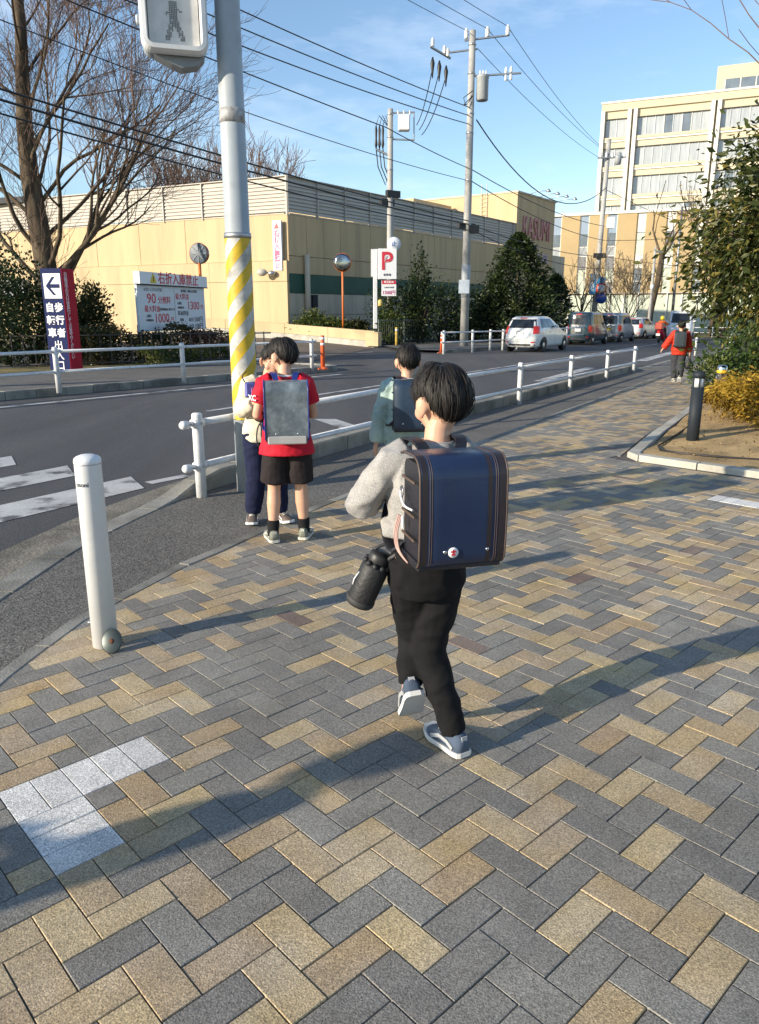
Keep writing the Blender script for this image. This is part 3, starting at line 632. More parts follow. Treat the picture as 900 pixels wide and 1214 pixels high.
MB().prism([(-.17, -.02), (.19, -.02), (.14, -.075), (.02, -.10), (-.05, -.075)], .03, .19, M=Matrix.Translation((.02, 0, HB - .43))).build('hood_bracket', mat('dark_bracket', (.22, .24, .26), .5), t)
for z in (.0, .32): MB().box((-.245, .02, HB + z - .25), (.03, .05, .06), bev=.008).build('hinge', M_POLEG, t)
MB().box((.232, .06, HB - .20), (.02, .05, .09), bev=.006).build('latch', M_POLEG, t)
for z in (.62, .98): MB().tube([(.1, .22, z), (.30, .26, z), (.52, .15, z)], .028, 10).build('mounting_arm', M_POLEG, t)
# ------------------------------------------------------------------ buildings
def wallpt(px, py, O, A):                      # surveyed point on a wall plane -> (distance along wall, height)
    r = ray(px, py); n = Vector((-A.y, A.x, 0)); o = Vector((0, 0, CAM_H)); t = (Vector(O) - o).dot(n) / r.dot(n); p = o + r * t
    return (p - Vector(O)).dot(A), p.z
C1 = at(345, 395, 44.0); C1.z = gz(44.0)
DL = azd(-63)
shop = thing('supermarket', 'cream supermarket building with grey louvred parapet and green band', 'building', (C1.x, C1.y, 0))
def wall_quad(mb, O, A, N, x0, x1, z0, z1, th, out=0.0, mi=0):   # slab on a wall: A along, N outward
    P = []
    for d in (out, out - th):
        for (x, z) in ((x0, z0), (x1, z0), (x1, z1), (x0, z1)): P.append(Vector(O) + A * x + N * d + Vector((0, 0, z)))
    mb.add(P, [(0, 1, 2, 3), (7, 6, 5, 4), (0, 4, 5, 1), (1, 5, 6, 2), (2, 6, 7, 3), (3, 7, 4, 0)], mi); return mb
O0 = Vector((0, 0, 0)); NR = Vector((D35.y, -D35.x, 0)); NL = Vector((-DL.y, DL.x, 0))
if NL.y > 0: NL = -NL
ZT, ZW = 8.45, 6.55
# cores behind the cladding
mb = MB(); L1, L2 = 40.0, 44.0
back = [O0, D35 * L1, D35 * L1 + DL * 30, DL * L2]
mb.add([p - NR * .25 * 0 + Vector((0, 0, z)) + (-(NR + NL) * .2) for z in (-1.2, ZW - .12) for p in back], [(0, 1, 5, 4), (1, 2, 6, 5), (2, 3, 7, 6), (3, 0, 4, 7), (4, 5, 6, 7)]); mb.build('core_wall', M_CREAM_S, shop)
def panels(A, N, L, w, z0, z1, m, name, gap=.02, out=0.0, th=.12, jit=.004):
    x = 0.0
    while x < L - .1:
        e = min(L, x + w); wall_quad(MB(), O0, A, N, x + gap / 2, e - gap / 2, z0, z1, th, out + random.uniform(-jit, jit)).build(name, m, shop); x = e
panels(D35, NR, 30.5, 1.55, 4.42, ZW, M_CREAM, 'wall_panel', gap=.03)
panels(D35, NR, 30.5, 3.1, 3.47, 4.39, M_CREAM, 'wall_panel', gap=.03)
panels(D35, NR, 30.5, 4.6, 2.42, 3.45, M_GREEN, 'green_panel', out=.02)
panels(D35, NR, 30.5, 3.1, 1.25, 2.40, M_CREAM_S, 'base_panel', gap=.03)
panels(D35, NR, 30.5, 3.1, -1.2, 1.22, M_CREAM_S, 'base_panel', gap=.03)
panels(DL, NL, 44, 3.6, 4.16, ZW, M_CREAM, 'wall_panel', gap=.035)
panels(DL, NL, 44, 5.4, 3.05, 4.13, M_CREAM, 'wall_panel', out=.22, th=.34)
panels(DL, NL, 44, 5.4, -1.2, 3.03, M_CREAM, 'wall_panel', out=.22, th=.34)
for A, N, L, w in ((D35, NR, 30.5, 2.55), (DL, NL, 44, 2.9)):
    x = 0.0
    while x < L - .1:
        e = min(L, x + w); mb = MB(); zz = ZW + .12
        wall_quad(mb, O0, A, N, x + .03, e - .03, zz, ZT, .02, -.06)
        while zz < ZT - .1:
            P = []
            for q in (x + .05, e - .05):
                for (d, z) in ((-.05, zz), (.01, zz + .01), (.01, zz + .06), (-.05, zz + .17)): P.append(O0 + A * q + N * d + Vector((0, 0, z)))
            mb.add(P, [(0, 1, 2, 3), (7, 6, 5, 4), (0, 4, 5, 1), (1, 5, 6, 2), (2, 6, 7, 3)]); zz += .19
        lp = mb.build('louvre_panel', M_LOUV, shop)
        wall_quad(MB(), O0, A, N, x - .03, x + .028, ZW - .05, ZT + .03, .18, .08).build('post', M_LOUV, lp)
        wall_quad(MB(), O0, A, N, x + .03, e - .03, ZT + .003, ZT + .05, .18, .08).build('coping', M_LOUV, lp); x = e
    wall_quad(MB(), O0, A, N, .2, L, ZW + .003, ZW + .07, .2, .03).build('wall_coping', M_CREAM_S, shop)
# sign tower at the far end
tw0, tw1 = wallpt(612, 260, C1, D35)[0], wallpt(657, 260, C1, D35)[0]
ZTT = 10.9
def tquad(name, x0, x1, z0, z1, d0, d1, m): 
    mb = MB(); wall_quad(mb, O0, D35, NR, x0, x1, z0, z1, d0 - d1, d0); return mb.build(name, m, shop)
tw = tquad('sign_tower', tw0, tw1, -1.5, ZTT, .05, -13, M_CREAM)
wall_quad(MB(), O0, D35, NR, tw0 - .06, tw1 + .06, ZTT + .002, ZTT + .14, 13.3, .12).build('coping', M_CREAM_S, tw)
sx = tw1 - tw0; Rz = math.atan2(D35.y, D35.x)
def tower_text(txt, size, m, x, z, squeeze, name):
    me = text_mesh(txt, size, m, depth=.06, bold=.0); o = link(name, me, tw, D35 * (tw0 + x) + NR * .12 + Vector((0, 0, z))); o.rotation_euler = (R(90), 0, Rz); o.scale = (squeeze, 1, 1); return o
tower_text('KASUMI', 2.5, mat('faded_red', (.50, .22, .21), .6), sx * .50, 8.25, .66, 'red_lettering'); tower_text('FOOD SQUARE', 1.15, mat('mauve_lettering', (.45, .38, .45), .5), sx * .52, 5.9, .66, 'pale_lettering')
mb = MB(); mb.tube([D35 * (tw0 + sx * (.40 + .32 * k / 8)) + NR * .12 + Vector((0, 0, 4.7 - .55 * math.sin(math.pi * k / 8))) for k in range(9)], .07, 6); mb.build('smile_mark', mat('orange_mark', (.45, .12, .06), .5), tw)
for k in range(4):
    p = D35 * (tw0 + sx * (.25 + .25 * k)) + Vector((0, 0, ZTT)); a = MB().tube([p, p + NR * 1.0 + Vector((0, 0, .25)), p + NR * 1.9 + Vector((0, 0, .2))], .03, 6).build('lamp_arm', M_BOLT, tw)
    MB().lathe([(.05, .15), (.22, -.05), (.2, -.08)], 10, c=p + NR * 1.9 + Vector((0, 0, .2))).build('floodlight', M_BOLT, a)
lad = MB(); lx = -1.6
for q in (-.25, .25): lad.tube([O0 + D35 * (tw0 - .12) - NR * (3 + q) + Vector((0, 0, z)) for z in (6.5, ZTT + .9)], .03, 6)
for k in range(14): lad.tube([O0 + D35 * (tw0 - .12) - NR * (3 + q) + Vector((0, 0, 6.7 + k * .33)) for q in (-.25, .25)], .02, 5)
lad.build('ladder', mat('pale_metal', (.6, .55, .42), .5), tw)
tquad('roof_block', tw0 - 6.5, tw0 - .4, 6, 10.2, -6, -12.5, M_CREAM)
tquad('roof_block', 18, tw0 - 7, 6, 9.4, -9, -16, M_CREAM)
# lean vertical sign at the corner, wall lamps, pipe
sg = thing('vertical_wall_sign', 'narrow white vertical sign with red characters at the building corner', 'sign', C1 + DL * .55 + NL * .12)
sg.rotation_euler = (0, 0, math.atan2(-DL.y, -DL.x))
MB().box((0, -.1, 5.3), (.56, .14, 2.6)).build('board', M_SIGNB, sg)
MB().prism([(-.17, -.15), (.17, -.15), (0, .15)], -.19, -.172, M=Matrix.Translation((0, 0, 6.33))).build('warning_triangle', M_REDL, sg)
for k, ch in enumerate('右折入庫禁止'): put_text(ch, .36, mat('crimson_lettering', (.40, .05, .17), .5), sg, (0, -.175, 5.93 - .34 * k), bold=.012, name='lettering')
for (px, py) in ((322, 324),):
    x, z = wallpt(px, py, C1, DL)
    l = thing('wall_lamp', 'small pale wall lamp on the sunlit cream facade', 'lamp', C1 + DL * x + NL * .24 + Vector((0, 0, z - C1.z)))
    MB().tube([(0, 0, 0), NL * .35 + Vector((0, 0, .06))], .05, 8).build('arm', M_BOLT, l); MB().ell(NL * .42 + Vector((-.15, 0, .02)), (.3, .2, .2)).build('head', M_LOUV, l); MB().ell(NL * .36 + Vector((.35, 0, -.02)), (.22, .16, .15)).build('sensor', M_BOLT, l)
x, z = wallpt(361, 300, C1, D35)
pp = MB().tube([C1 + D35 * x + NR * .18 + Vector((0, 0, q)) for q in (.2, 4.9)], .16, 12).build('pipe', M_CREAM_S, shop); pp.location = -shop.location
for k, px in enumerate((365, 372)):
    x, z = wallpt(px, 357, C1, D35); wall_quad(MB(), O0, D35, NR, x - .22, x + .22, z - .35, z + .35, .3, .14).build('vent_box', M_DGREY, shop)

# tan school-like block at the end of the street
AB = azd(115); NB = Vector((AB.y, -AB.x, 0)); 
if NB.y > 0: NB = -NB
OB = at(700, 394, 98.0); OB.z = 0
tanb = thing('tan_building', 'long tan three-storey building with vertical strips of windows', 'building', OB)
def bslab(parent, name, O, A, N, x0, x1, z0, z1, out, th, m): return wall_quad(MB(), O, A, N, x0, x1, z0, z1, th, out).build(name, m, parent)
ZB = wallpt(760, 251, OB, AB)[1]; xa = wallpt(655, 300, OB, AB)[0] - 6; xb = 60.0
bslab(tanb, 'core_wall', O0, AB, NB, xa, xb, -2, ZB - .15, -.4, 14, M_CREAM2)
cols = [wallpt(p, 300, OB, AB)[0] for p in (663, 691, 724, 759, 797, 837, 880)]
pitch = cols[2] - cols[1]; cols = [cols[1] + pitch * k for k in range(-4, 16)]
cw = pitch * .33; zg = 3.5
kinds = [('B', 'W', 'w', 'D', 'w', 'C'), ('B', 'W', 'w', 'D', 'C', 'C'), ('B', 'W', 'w', 'D', 'C', 'D'), ('P', 'C', 'C', 'P', 'K', 'K'), ('P', 'D', 'C', 'P', 'C', 'C')]
mk = {'B': M_BLUEP, 'W': M_GLASS, 'w': M_CURT, 'D': mat('grey_panel', (.17, .17, .18), .4), 'C': mat('pale_curtain', (.50, .54, .44), .2, var=.12, scale=1.2, stretch=(3, 3, .3)), 'P': M_TRIM, 'K': M_GLASS}
for ci, c in enumerate(cols):
    bslab(tanb, 'wall_panel', O0, AB, NB, c + cw / 2 + .01, c + pitch - cw / 2 - .01, zg + .02, ZB - .1, 0, .35, M_TAN)
    hs = [.24, .16, .12, .17, .16, .15]; z = ZB - .1; tot = ZB - .1 - zg
    win = bslab(tanb, 'window_column', O0, AB, NB, c - cw / 2 + .06, c + cw / 2 - .06, zg, ZB - .12, -.22, .1, M_GLASS)
    kd = kinds[min(4, max(0, ci - 3))] if ci < 8 else kinds[ci % 5]
    for h, k in zip(hs, kd):
        z1 = z; z -= h * tot
        bslab(win, 'pane', O0, AB, NB, c - cw / 2 + .09, c + cw / 2 - .09, z + .05, z1 - .05, -.17, .05, mk[k])
        if k in 'WwCK': bslab(win, 'frame', O0, AB, NB, c - cw / 2 + .02, c + cw / 2 - .02, z - .04, z + .045, -.12, .1, M_TRIM)
    for s in (-1, 1): bslab(win, 'jamb', O0, AB, NB, c + s * (cw / 2 - .04) - .04, c + s * (cw / 2 - .04) + .04, zg, ZB - .12, -.10, .25, M_TRIM if kd[0] != 'P' else M_TAN)
x = xa
while x < xb:
    w = bslab(tanb, 'ground_window', O0, AB, NB, x + .08, x + pitch / 2 - .08, -1.2, zg - .25, -.2, .1, mk['C'])
    bslab(w, 'mullion', O0, AB, NB, x - .079, x + .079, -1.6, zg - .05, -.05, .2, M_TRIM); bslab(w, 'transom', O0, AB, NB, x + .08, x + pitch / 2 - .08, 1.2, 1.28, -.12, .1, M_TRIM); x += pitch / 2
bslab(tanb, 'ground_band', O0, AB, NB, xa, xb, zg - .04, zg + .0, .05, .4, M_TRIM); bslab(tanb, 'roof_coping', O0, AB, NB, xa, xb, ZB - .095, ZB + .22, .12, 14, M_TRIM)

# tall cream block behind it
OT = OB + Vector((0, 0, 0)) - NB * 16; tall = thing('office_tower', 'tall cream building with white pilasters and bands of windows', 'building', OT)
xl = wallpt(714, 125, OT, AB)[0]; zt = wallpt(714, 124, OT, AB)[1]; p1 = wallpt(746, 190, OT, AB)[0]; p2 = wallpt(844, 180, OT, AB)[0]
bay = p2 - p1; xr = p2 + bay * 1.5
bslab(tall, 'core_wall', O0, AB, NB, xl + .3, xr, -2, zt - .3, -.9, 16, M_CREAM2)
x5 = wallpt(849, 100, OT, AB)[0]; zt2 = wallpt(849, 78, OT, AB)[1]
bslab(tall, 'penthouse', O0, AB, NB, x5, xr, zt - .1, zt2, -.3, 14, M_CREAM2); 
ph = bslab(tall, 'penthouse_window', O0, AB, NB, x5 + 1.0, xr - .5, zt2 - 3.4, zt2 - 1.6, -.25, .1, M_GLASS)
for k in range(8): bslab(ph, 'mullion', O0, AB, NB, x5 + 1 + 1.8 * k, x5 + 1.12 + 1.8 * k, zt2 - 3.4, zt2 - 1.6, -.2, .12, M_TRIM)
zb1 = wallpt(790, 157, OT, AB)[1]; zb2 = wallpt(790, 192.5, OT, AB)[1]; fl = zb1 - zb2; wh = (wallpt(790, 134, OT, AB)[1] - zb1)
bslab(tall, 'parapet', O0, AB, NB, xl, xr, zb1 + wh + .95, zt, 0, .9, M_CREAM2); bslab(tall, 'roof_coping', O0, AB, NB, xl - .1, xr, zt + .003, zt + .25, .12, 1.2, M_TRIM)
bays = [(xl + .55, p1 - .62), (p1 + .62, p2 - .62), (p2 + .62, p2 + bay - .62), (p2 + bay + .62, xr)]
for k in range(6):
    zb = zb1 - fl * k
    for bi, (x0, x1) in enumerate(bays):
        wdw = bslab(tall, 'window_band', O0, AB, NB, x0, x1, zb, zb + wh, -.75, .1, M_GLASS); n = 2 if bi == 0 else 8
        for q in range(n):
            a = x0 + (x1 - x0) * q / n; c_ = x0 + (x1 - x0) * (q + 1) / n; rr = random.random()
            bslab(wdw, 'pane', O0, AB, NB, a + .05, c_ - .05, zb + .08, zb + wh - .08, -.70, .04, M_CURT if rr < .72 else M_GLASS)
            if q: bslab(wdw, 'mullion', O0, AB, NB, a - .045, a + .045, zb, zb + wh, -.62, .12, M_TRIM if q % 3 == 0 else M_BOLT)
        bslab(tall, 'spandrel', O0, AB, NB, x0, x1, zb + wh - fl + .01, zb - .35, -.30, .7, M_CREAM2); bslab(tall, 'sill_band', O0, AB, NB, x0, x1, zb - .34, zb - .01, -.08, .9, M_CREAM2)
        bslab(tall, 'ledge', O0, AB, NB, x0, x1, zb + wh - fl + .75, zb + wh - fl + .95, -.12, .5, M_TRIM)
        if k == 0: bslab(tall, 'spandrel', O0, AB, NB, x0, x1, zb + wh + .01, zb + wh + .94, -.30, .7, M_CREAM2)
for c in (xl + .25, p1 - .38, p1 + .38, p2 - .38, p2 + .38, p2 + bay - .38, p2 + bay + .38):
    bslab(tall, 'pilaster', O0, AB, NB, c - .24, c + .24, -1, zb1 + wh + .945, .15, 1.2, M_TRIM)
# pale house behind the bare tree
hp = at(-6, 300, 55); hp.z = gz(55); hs = thing('pale_house', 'pale house with flat eave half hidden by the bare tree', 'house', hp, R(-20))
MB().box((-2, 4, 4), (10, 8, 9.6)).build('wall', mat('house_wall', (.55, .56, .58), .8, var=.08, scale=.6), hs); MB().box((-2, 4, 9.0), (11.4, 9.4, .35)).build('roof', M_DGREY, hs)
for z in (5.2,):
    w = MB().box((1.6, -.03, z), (1.7, .1, 1.4)).build('window', M_TRIM, hs); MB().box((1.6, -.07, z), (1.5, .08, 1.2)).build('pane', M_GLASS, w)
MB().box((1.8, -.5, 3.4), (2.6, 1.0, 1.1)).build('balcony', mat('balcony_grey', (.35, .37, .40), .6), hs)

# low retaining wall by the driveway
wp = [Vector((-.25, 39.2, gz(39))), Vector((-2.7, 40.8, gz(40) + .17)), Vector((-5.15, 42.35, gz(42) + .34)), Vector((-8.6, 43.6, .2)), Vector((-13, 45.4, .3))]
rw = thing('retaining_wall', 'low stained cream retaining wall beside the driveway', 'wall', wp[0])
for a, c in zip(wp, wp[1:]):
    d = (c - a); dh = Vector((d.x, d.y, 0)).normalized(); n = Vector((-dh.y, dh.x, 0)); n = n if n.y < 0 else -n; A_, C_ = a - wp[0] + dh * .012, c - wp[0] - dh * .012
    for (z0, z1, o_, m_) in ((-.6, .30, .06, M_CONC_L), (.31, .80, .0, M_CREAM)):
        P = [p + n * q + Vector((0, 0, z)) for q in (o_, -.25) for p, z in ((A_, z0), (C_, z0), (C_, z1), (A_, z1))]
        MB().add(P, [(0, 1, 2, 3), (7, 6, 5, 4), (0, 4, 5, 1), (1, 5, 6, 2), (2, 6, 7, 3), (3, 7, 4, 0)]).build('wall_block', m_, rw)
MB().box((-.05, -.05, .42), (.75, .32, .68), rz=R(-33)).build('end_block', M_CREAM, rw)
rp = [(-2.9, 23.3, 0), (-1.2, 33, 0), (-.3, 38.9, 0), (-5.0, 42.0, .36), (-12, 44.6, .5), (-9.5, 28, .18)]
bm = bmesh.new(); f = bm.faces.new([bm.verts.new((x, y, gz(y) + z + .012)) for x, y, z in rp]); bmesh.ops.triangulate(bm, faces=[f]); bmesh.ops.recalc_face_normals(bm, faces=bm.faces)
if sum(q.normal.z for q in bm.faces) < 0: bmesh.ops.reverse_faces(bm, faces=bm.faces)
me = bpy.data.meshes.new('driveway_ramp'); bm.to_mesh(me); bm.free(); me.materials.append(mat('brown_asphalt', (.15, .115, .085), .85, var=.15, scale=1, fine=.3, fscale=60, coord='World')); struct(link('driveway_ramp', me))
# ------------------------------------------------------------------ signs, mirrors, fence
bp = G(80, 444, .0); sg = thing('totem_sign', 'blue and red totem sign with white arrow and characters behind the guard rail', 'sign', bp, R(-10)); W = .56; HT = 2.62
MB().box((0, 0, HT / 2 - .1), (W, W, HT + .2)).build('blue_box', M_NAVYS, sg)
MB().box((W / 2 + .006, 0, HT / 2 - .1), (.012, W - .01, HT + .19)).build('red_side', M_REDS, sg)
MB().box((.02, -W / 2 - .006, HT - .42), (W * .84, .012, .60)).build('arrow_panel', M_SIGNW, sg)
mb = MB(); yy = -W / 2 - .016
mb.prism([(-.22, .0), (.02, .22), (.10, .22), (-.08, .045), (.24, .045), (.24, -.045), (-.08, -.045), (.10, -.22), (.02, -.22)], yy - .006, yy, M=Matrix.Translation((.02, 0, HT - .42)) @ Matrix.Diagonal((.8, 1, 1, 1))); mb.build('arrow', M_NAVYS, sg)
for k, ch in enumerate('歩行者'): put_text(ch, .235, M_WHTL, sg, (.135, -W / 2 - .006, HT - .95 - .31 * k), bold=.008)
for k, ch in enumerate('自転車'): put_text(ch, .235, M_WHTL, sg, (-.115, -W / 2 - .006, HT - .95 - .31 * k), bold=.008)
for k, ch in enumerate('出入口'): put_text(ch, .25, M_WHTL, sg, (.02, -W / 2 - .006, HT - 1.88 - .25 * k), bold=.004)
for k, ch in enumerate('自動車の方は直行してお進みください'): put_text(ch, .15, mat('pink_lettering', (.75, .55, .55), .5), sg, (W / 2 + .014, -.12, HT - .16 - .125 * k), face_az=R(90), bold=.002)
# parking board
AP = azd(15); B0 = at(160, 332, 24.0); B0.z = gz(24) + .12; LB = 4.3
pk = thing('parking_board', 'white parking tariff board with red prices above the hedge', 'sign', B0, math.atan2(AP.y, AP.x))
for x in (.15, LB - .15): MB().box((x, .06, .3), (.12, .12, 1.6)).build('leg', M_BOLT, pk)
bd = MB().box((LB / 2, 0, 1.60), (LB, .08, 1.42)).build('tariff_panel', M_SIGNB, pk); MB().box((LB / 2, -.06, 2.50), (LB + .02, .22, .36)).build('title_panel', M_SIGNW, pk)
MB().box((LB / 2, -.09, 2.305), (LB + .3, .06, .03)).build('rail', M_DGREY, pk); MB().box((LB / 2 + .05, -.044, 1.55), (.012, .01, 1.3)).build('divider', M_BOLT, pk)
tri = MB().prism([(-.19, -.14), (.19, -.14), (0, .16)], -.182, -.171, M=Matrix.Translation((.75, 0, 2.5))).build('warning_triangle', M_YTRI, pk)
put_text('!', .2, M_BLKL, pk, (.75, -.186, 2.47), bold=.008)
put_text('右折入庫禁止', .40, M_REDL, pk, (2.35, -.174, 2.5), bold=.004, sx=1.1)
Y_ = -.043
for (txt, s, m_, x, z, w) in (('90', .42, M_REDL, .78, 1.88, 1.3), ('分無料', .25, M_REDL, 1.55, 1.84, 1.05), ('最大料金', .22, M_REDL, .80, 1.57, 1.05), ('営業時間内に限ります', .09, M_BLKL, 1.70, 1.56, 1.1), ('入庫後', .09, M_BLKL, .55, 1.36, 1.1), ('24時間以内', .08, M_BLKL, .60, 1.23, 1.1), ('1000', .40, M_REDL, 1.33, 1.28, 1.15), ('円', .18, M_REDL, 1.98, 1.24, 1.1),
                              ('お買い上げのお客様', .12, mat('grey_lettering', (.25, .25, .27), .5), .9, 2.16, 1.0), ('駐車場ご利用のお客様', .10, M_BLKL, 3.2, 2.16, 1.1), ('最大料金', .22, M_REDL, 2.72, 1.97, 1.05), ('入庫後', .09, M_BLKL, 2.5, 1.76, 1.1), ('24時間以内', .08, M_BLKL, 2.58, 1.62, 1.1), ('1300', .38, M_REDL, 3.45, 1.68, 1.15), ('円', .17, M_REDL, 4.06, 1.64, 1.1),
                              ('基本料金', .17, M_BLKL, 2.72, 1.43, 1.1), ('昼間', .11, M_BLKL, 2.6, 1.22, 1.1), ('60分', .16, M_BLKL, 3.25, 1.22, 1.1), ('500円', .22, M_BLKL, 3.78, 1.22, 1.1), ('30分', .16, M_BLKL, 3.25, 1.0, 1.1), ('100円', .22, M_BLKL, 3.78, 1.0, 1.1)):
    put_text(txt, s, m_, pk, (x, Y_, z), sx=w, bold=.003 if s > .3 else .0015, depth=.003)
# traffic mirrors
def mirror(label, base, zc, r, rz, h=None):
    t = thing('traffic_mirror', label, 'traffic mirror', base, rz); MB().tube([(0, 0, -.2), (0, 0, zc + r * .6)], .055, 12).build('post', M_ORANGE, t)
    b_ = MB().lathe([(r * .96, -.06), (r, -.10), (r * 1.03, -.12), (r * .95, -.14), (.001, -.145)], 28, c=(0, -.10, zc), M=Matrix.Rotation(R(90), 4, 'X')).build('rim', M_ORANGE, t)
    MB().lathe([(r * .96, .0), (r * .7, .025), (r * .35, .038), (.001, .042)], 28, c=(0, -.02 + -.10 + .0, zc), M=Matrix.Rotation(R(90), 4, 'X')).build('mirror_face', M_MIRROR, b_)
    MB().lathe([(.001, -.152), (r * .9, -.15), (r * .98, -.135), (r * .98, -.125)][::-1], 28, c=(0, -.10, zc), M=Matrix.Rotation(R(90), 4, 'X')).build('back_plate', mat('mirror_back', (.10, .125, .15), .5, var=.3, scale=8), b_)
    for a in (0, 45, 90, 135): MB().box((0, .062, zc), (r * 1.7, .02, .03), ry=R(a)).build('back_rib', mat('mirror_rib', (.20, .23, .26), .5), b_)
    return t
mb_ = B0 + AP * LB + Vector((.02, .1, 0)); mb_ = at(240, 372, 28.4); mb_.z = gz(28.4) + .1
mirror('round traffic mirror seen from behind on orange post by parking board', mb_, 3.55, .36, R(165))
m2 = at(407, 393, 41.5); mirror('round traffic mirror on orange post behind the low wall', m2, 3.5, .46, R(-8))
p2_ = at(445, 385, 41.2); sgp = thing('parking_sign', 'white parking sign with red letter P on white post', 'sign', p2_, R(4)); 
MB().box((0, 0, 1.75), (.21, .2, 3.9), bev=.02).build('post', M_WHITE_W, sgp); MB().box((-.05, 0, 3.1), (.34, .1, 1.35)).build('side_fin', M_WHITE_W, sgp)
MB().box((.62, -.16, 3.04), (.95, .22, 1.5), bev=.02).build('sign_box', M_SIGNW, sgp); put_text('P', 1.25, M_REDL, sgp, (.58, -.28, 3.14), bold=.02); put_text('駐車場', .13, M_BLKL, sgp, (.60, -.28, 2.5))
put_text('P', .95, M_SIGNW, sgp, (.60, -.287, 3.11), bold=-.045)
lb = MB().box((.70, -.12, 1.85), (.76, .08, .78)).build('tariff_plate', M_SIGNW, sgp); MB().box((.70, -.165, 2.14), (.72, .012, .18)).build('red_band', M_REDL, sgp); put_text('最大料金', .13, M_WHTL, sgp, (.7, -.173, 2.14), bold=.003); put_text('1300円', .23, mat('crimson_lettering', (.40, .05, .17), .5), sgp, (.70, -.163, 1.62), bold=.006); put_text('入庫後24時間', .09, M_BLKL, sgp, (.70, -.163, 1.88))
MB().lathe([(.1, 0), (.13, .03), (.12, .28), (.07, .33), (.001, .34)], 14, c=(.26, -.05, .95)).build('lamp', mat('amber_lamp', (.60, .42, .12), .4), sgp)
# wire fence beside the car park
fp = [at(449, 412, 39.6), at(505, 410, 40.6)] ; fA = at(449, 415, 39.6); fA.z = gz(39.6); fd = azd(42)
fn = thing('wire_fence', 'dark green wire fence in front of the dark bushes', 'fence', fA)
M_FEN = mat('fence_green', (.10, .12, .11), .5, var=.1)
for k in range(9):
    q = fd * (2.0 * k); q.z = gz(fA.y + q.y) - gz(fA.y); MB().tube([q + Vector((0, 0, -.2)), q + Vector((0, 0, 1.38))], .035, 8).build('post', M_FEN, fn)
    if k < 8:
        n_ = fd * (2.0 * k + 2); n_.z = gz(fA.y + n_.y) - gz(fA.y); mb = MB()
        for z in (.05, 1.34): mb.tube([q + Vector((0, 0, z)), n_ + Vector((0, 0, z))], .02, 6)
        for j in range(1, 13): mb.tube([q.lerp(n_, j / 13) + Vector((0, 0, .06)), q.lerp(n_, j / 13) + Vector((0, 0, 1.33))], .005, 4)
        for z in (.3, .55, .8, 1.05): mb.tube([q + Vector((0, 0, z)), n_ + Vector((0, 0, z))], .006, 4)
        mb.build('mesh_panel', M_FEN, fn)
yp = at(470, 413, 39.0); t = thing('yellow_post', 'thin yellow marker post in front of the wire fence', 'post', Vector((yp.x, yp.y, gz(39)))); MB().tube([(0, 0, -.05), (0, 0, 1.0)], .06, 10).build('post', mat('ochre_paint', (.55, .36, .06), .5), t); MB().lathe([(.064, .82), (.064, .92)], 10).build('band', M_SIGNW, t)
# ------------------------------------------------------------------ utility poles and cables
def upole(label, base, h, r0=.19, r1=.12):
    t = thing('utility_pole', label, 'utility pole', base); MB().lathe([(r0, -.3), (r1, h), (.001, h + .02)], 20).build('pole', M_POLEC, t); return t
def insul(parent, p, s=1.0):
    MB().lathe([(.04 * s, 0), (.07 * s, .03 * s), (.045 * s, .06 * s), (.075 * s, .1 * s), (.05 * s, .14 * s), (.065 * s, .18 * s), (.03 * s, .26 * s), (.001, .28 * s)], 10, c=p).build('insulator', M_CERAM, parent)
def bands(t, zs, r=.17):
    for z in zs: MB().lathe([(r, z), (r + .012, z + .01), (r + .012, z + .07), (r, z + .08)], 16).build('clamp_band', M_BOLT, t)
PA_ = at(550, 413, 38.0); PA_.z = gz(38); HA = at(565, 36, 38.0).z - PA_.z
A = upole('tall concrete utility pole with transformer and three-wire crossarm', PA_, HA, .21, .14); bands(A, [HA - .6, HA - 1.75, HA - 3.4, HA - 4.2, HA - 6.2, HA - 8], .165)
lz = lambda px, py, Y=38.0, b=PA_: at(px, py, Y) - b
def arm(t, a, b_, r=.045, name='crossarm'): MB().tube([a, b_], r, 6, smooth=False).build(name, M_BOLT, t)
arm(A, lz(551, 48), lz(604, 41.5)); ins_top = [lz(553, 46), lz(578, 44), lz(602, 42)]
for p in ins_top: insul(A, p, 1.6)
arm(A, lz(566, 58), lz(527, 63)); arm(A, lz(510, 55, 37.6), lz(534, 69, 38.2), .06)
for p in (lz(513, 55), lz(527, 64), lz(531, 67)): insul(A, p, 1.3)
arm(A, lz(563, 90), lz(618, 86.5)); 
for p in (lz(600, 87), lz(606, 86)): insul(A, p, 1.0); insul(A, p - Vector((0, 0, .3)), 1.0)
tz = lz(572, 105); MB().lathe([(.24, -.50), (.27, -.46), (.27, .40), (.29, .44), (.29, .50), (.2, .57), (.001, .58)], 20, c=tz).build('transformer', M_TRAFO, A)
for k in range(3): insul(A, tz + Vector((-.13 + .13 * k, -.1, .56)), .6)
MB().box((-.1, -.22, 2.9), (.5, .03, .62)).build('notice_plate', M_SIGNB, A); MB().lathe([(.215, 2.4), (.210, 3.9)], 20).build('grey_wrap', M_TRAFO, A)
drops = [(513, 72, 503, 125), (521, 76, 507, 135), (529, 82, 512, 143)]
for (a, b_, c, d) in drops:
    q = lz(a, b_); MB().lathe([(.03, .5), (.10, .25), (.05, -.1), (.02, -.35)], 10, c=q - Vector((0, 0, .35))).build('cable_head', M_BLKP, A)
for z in (.2, .5): MB().tube([lz(560, 105 + 20 * z) + Vector((0, -.2, 0)), lz(549, 112) + Vector((0, -.3, -z)), lz(552, 124), lz(559, 122)], .02, 6).build('jumper_cable', M_CABLE, A)
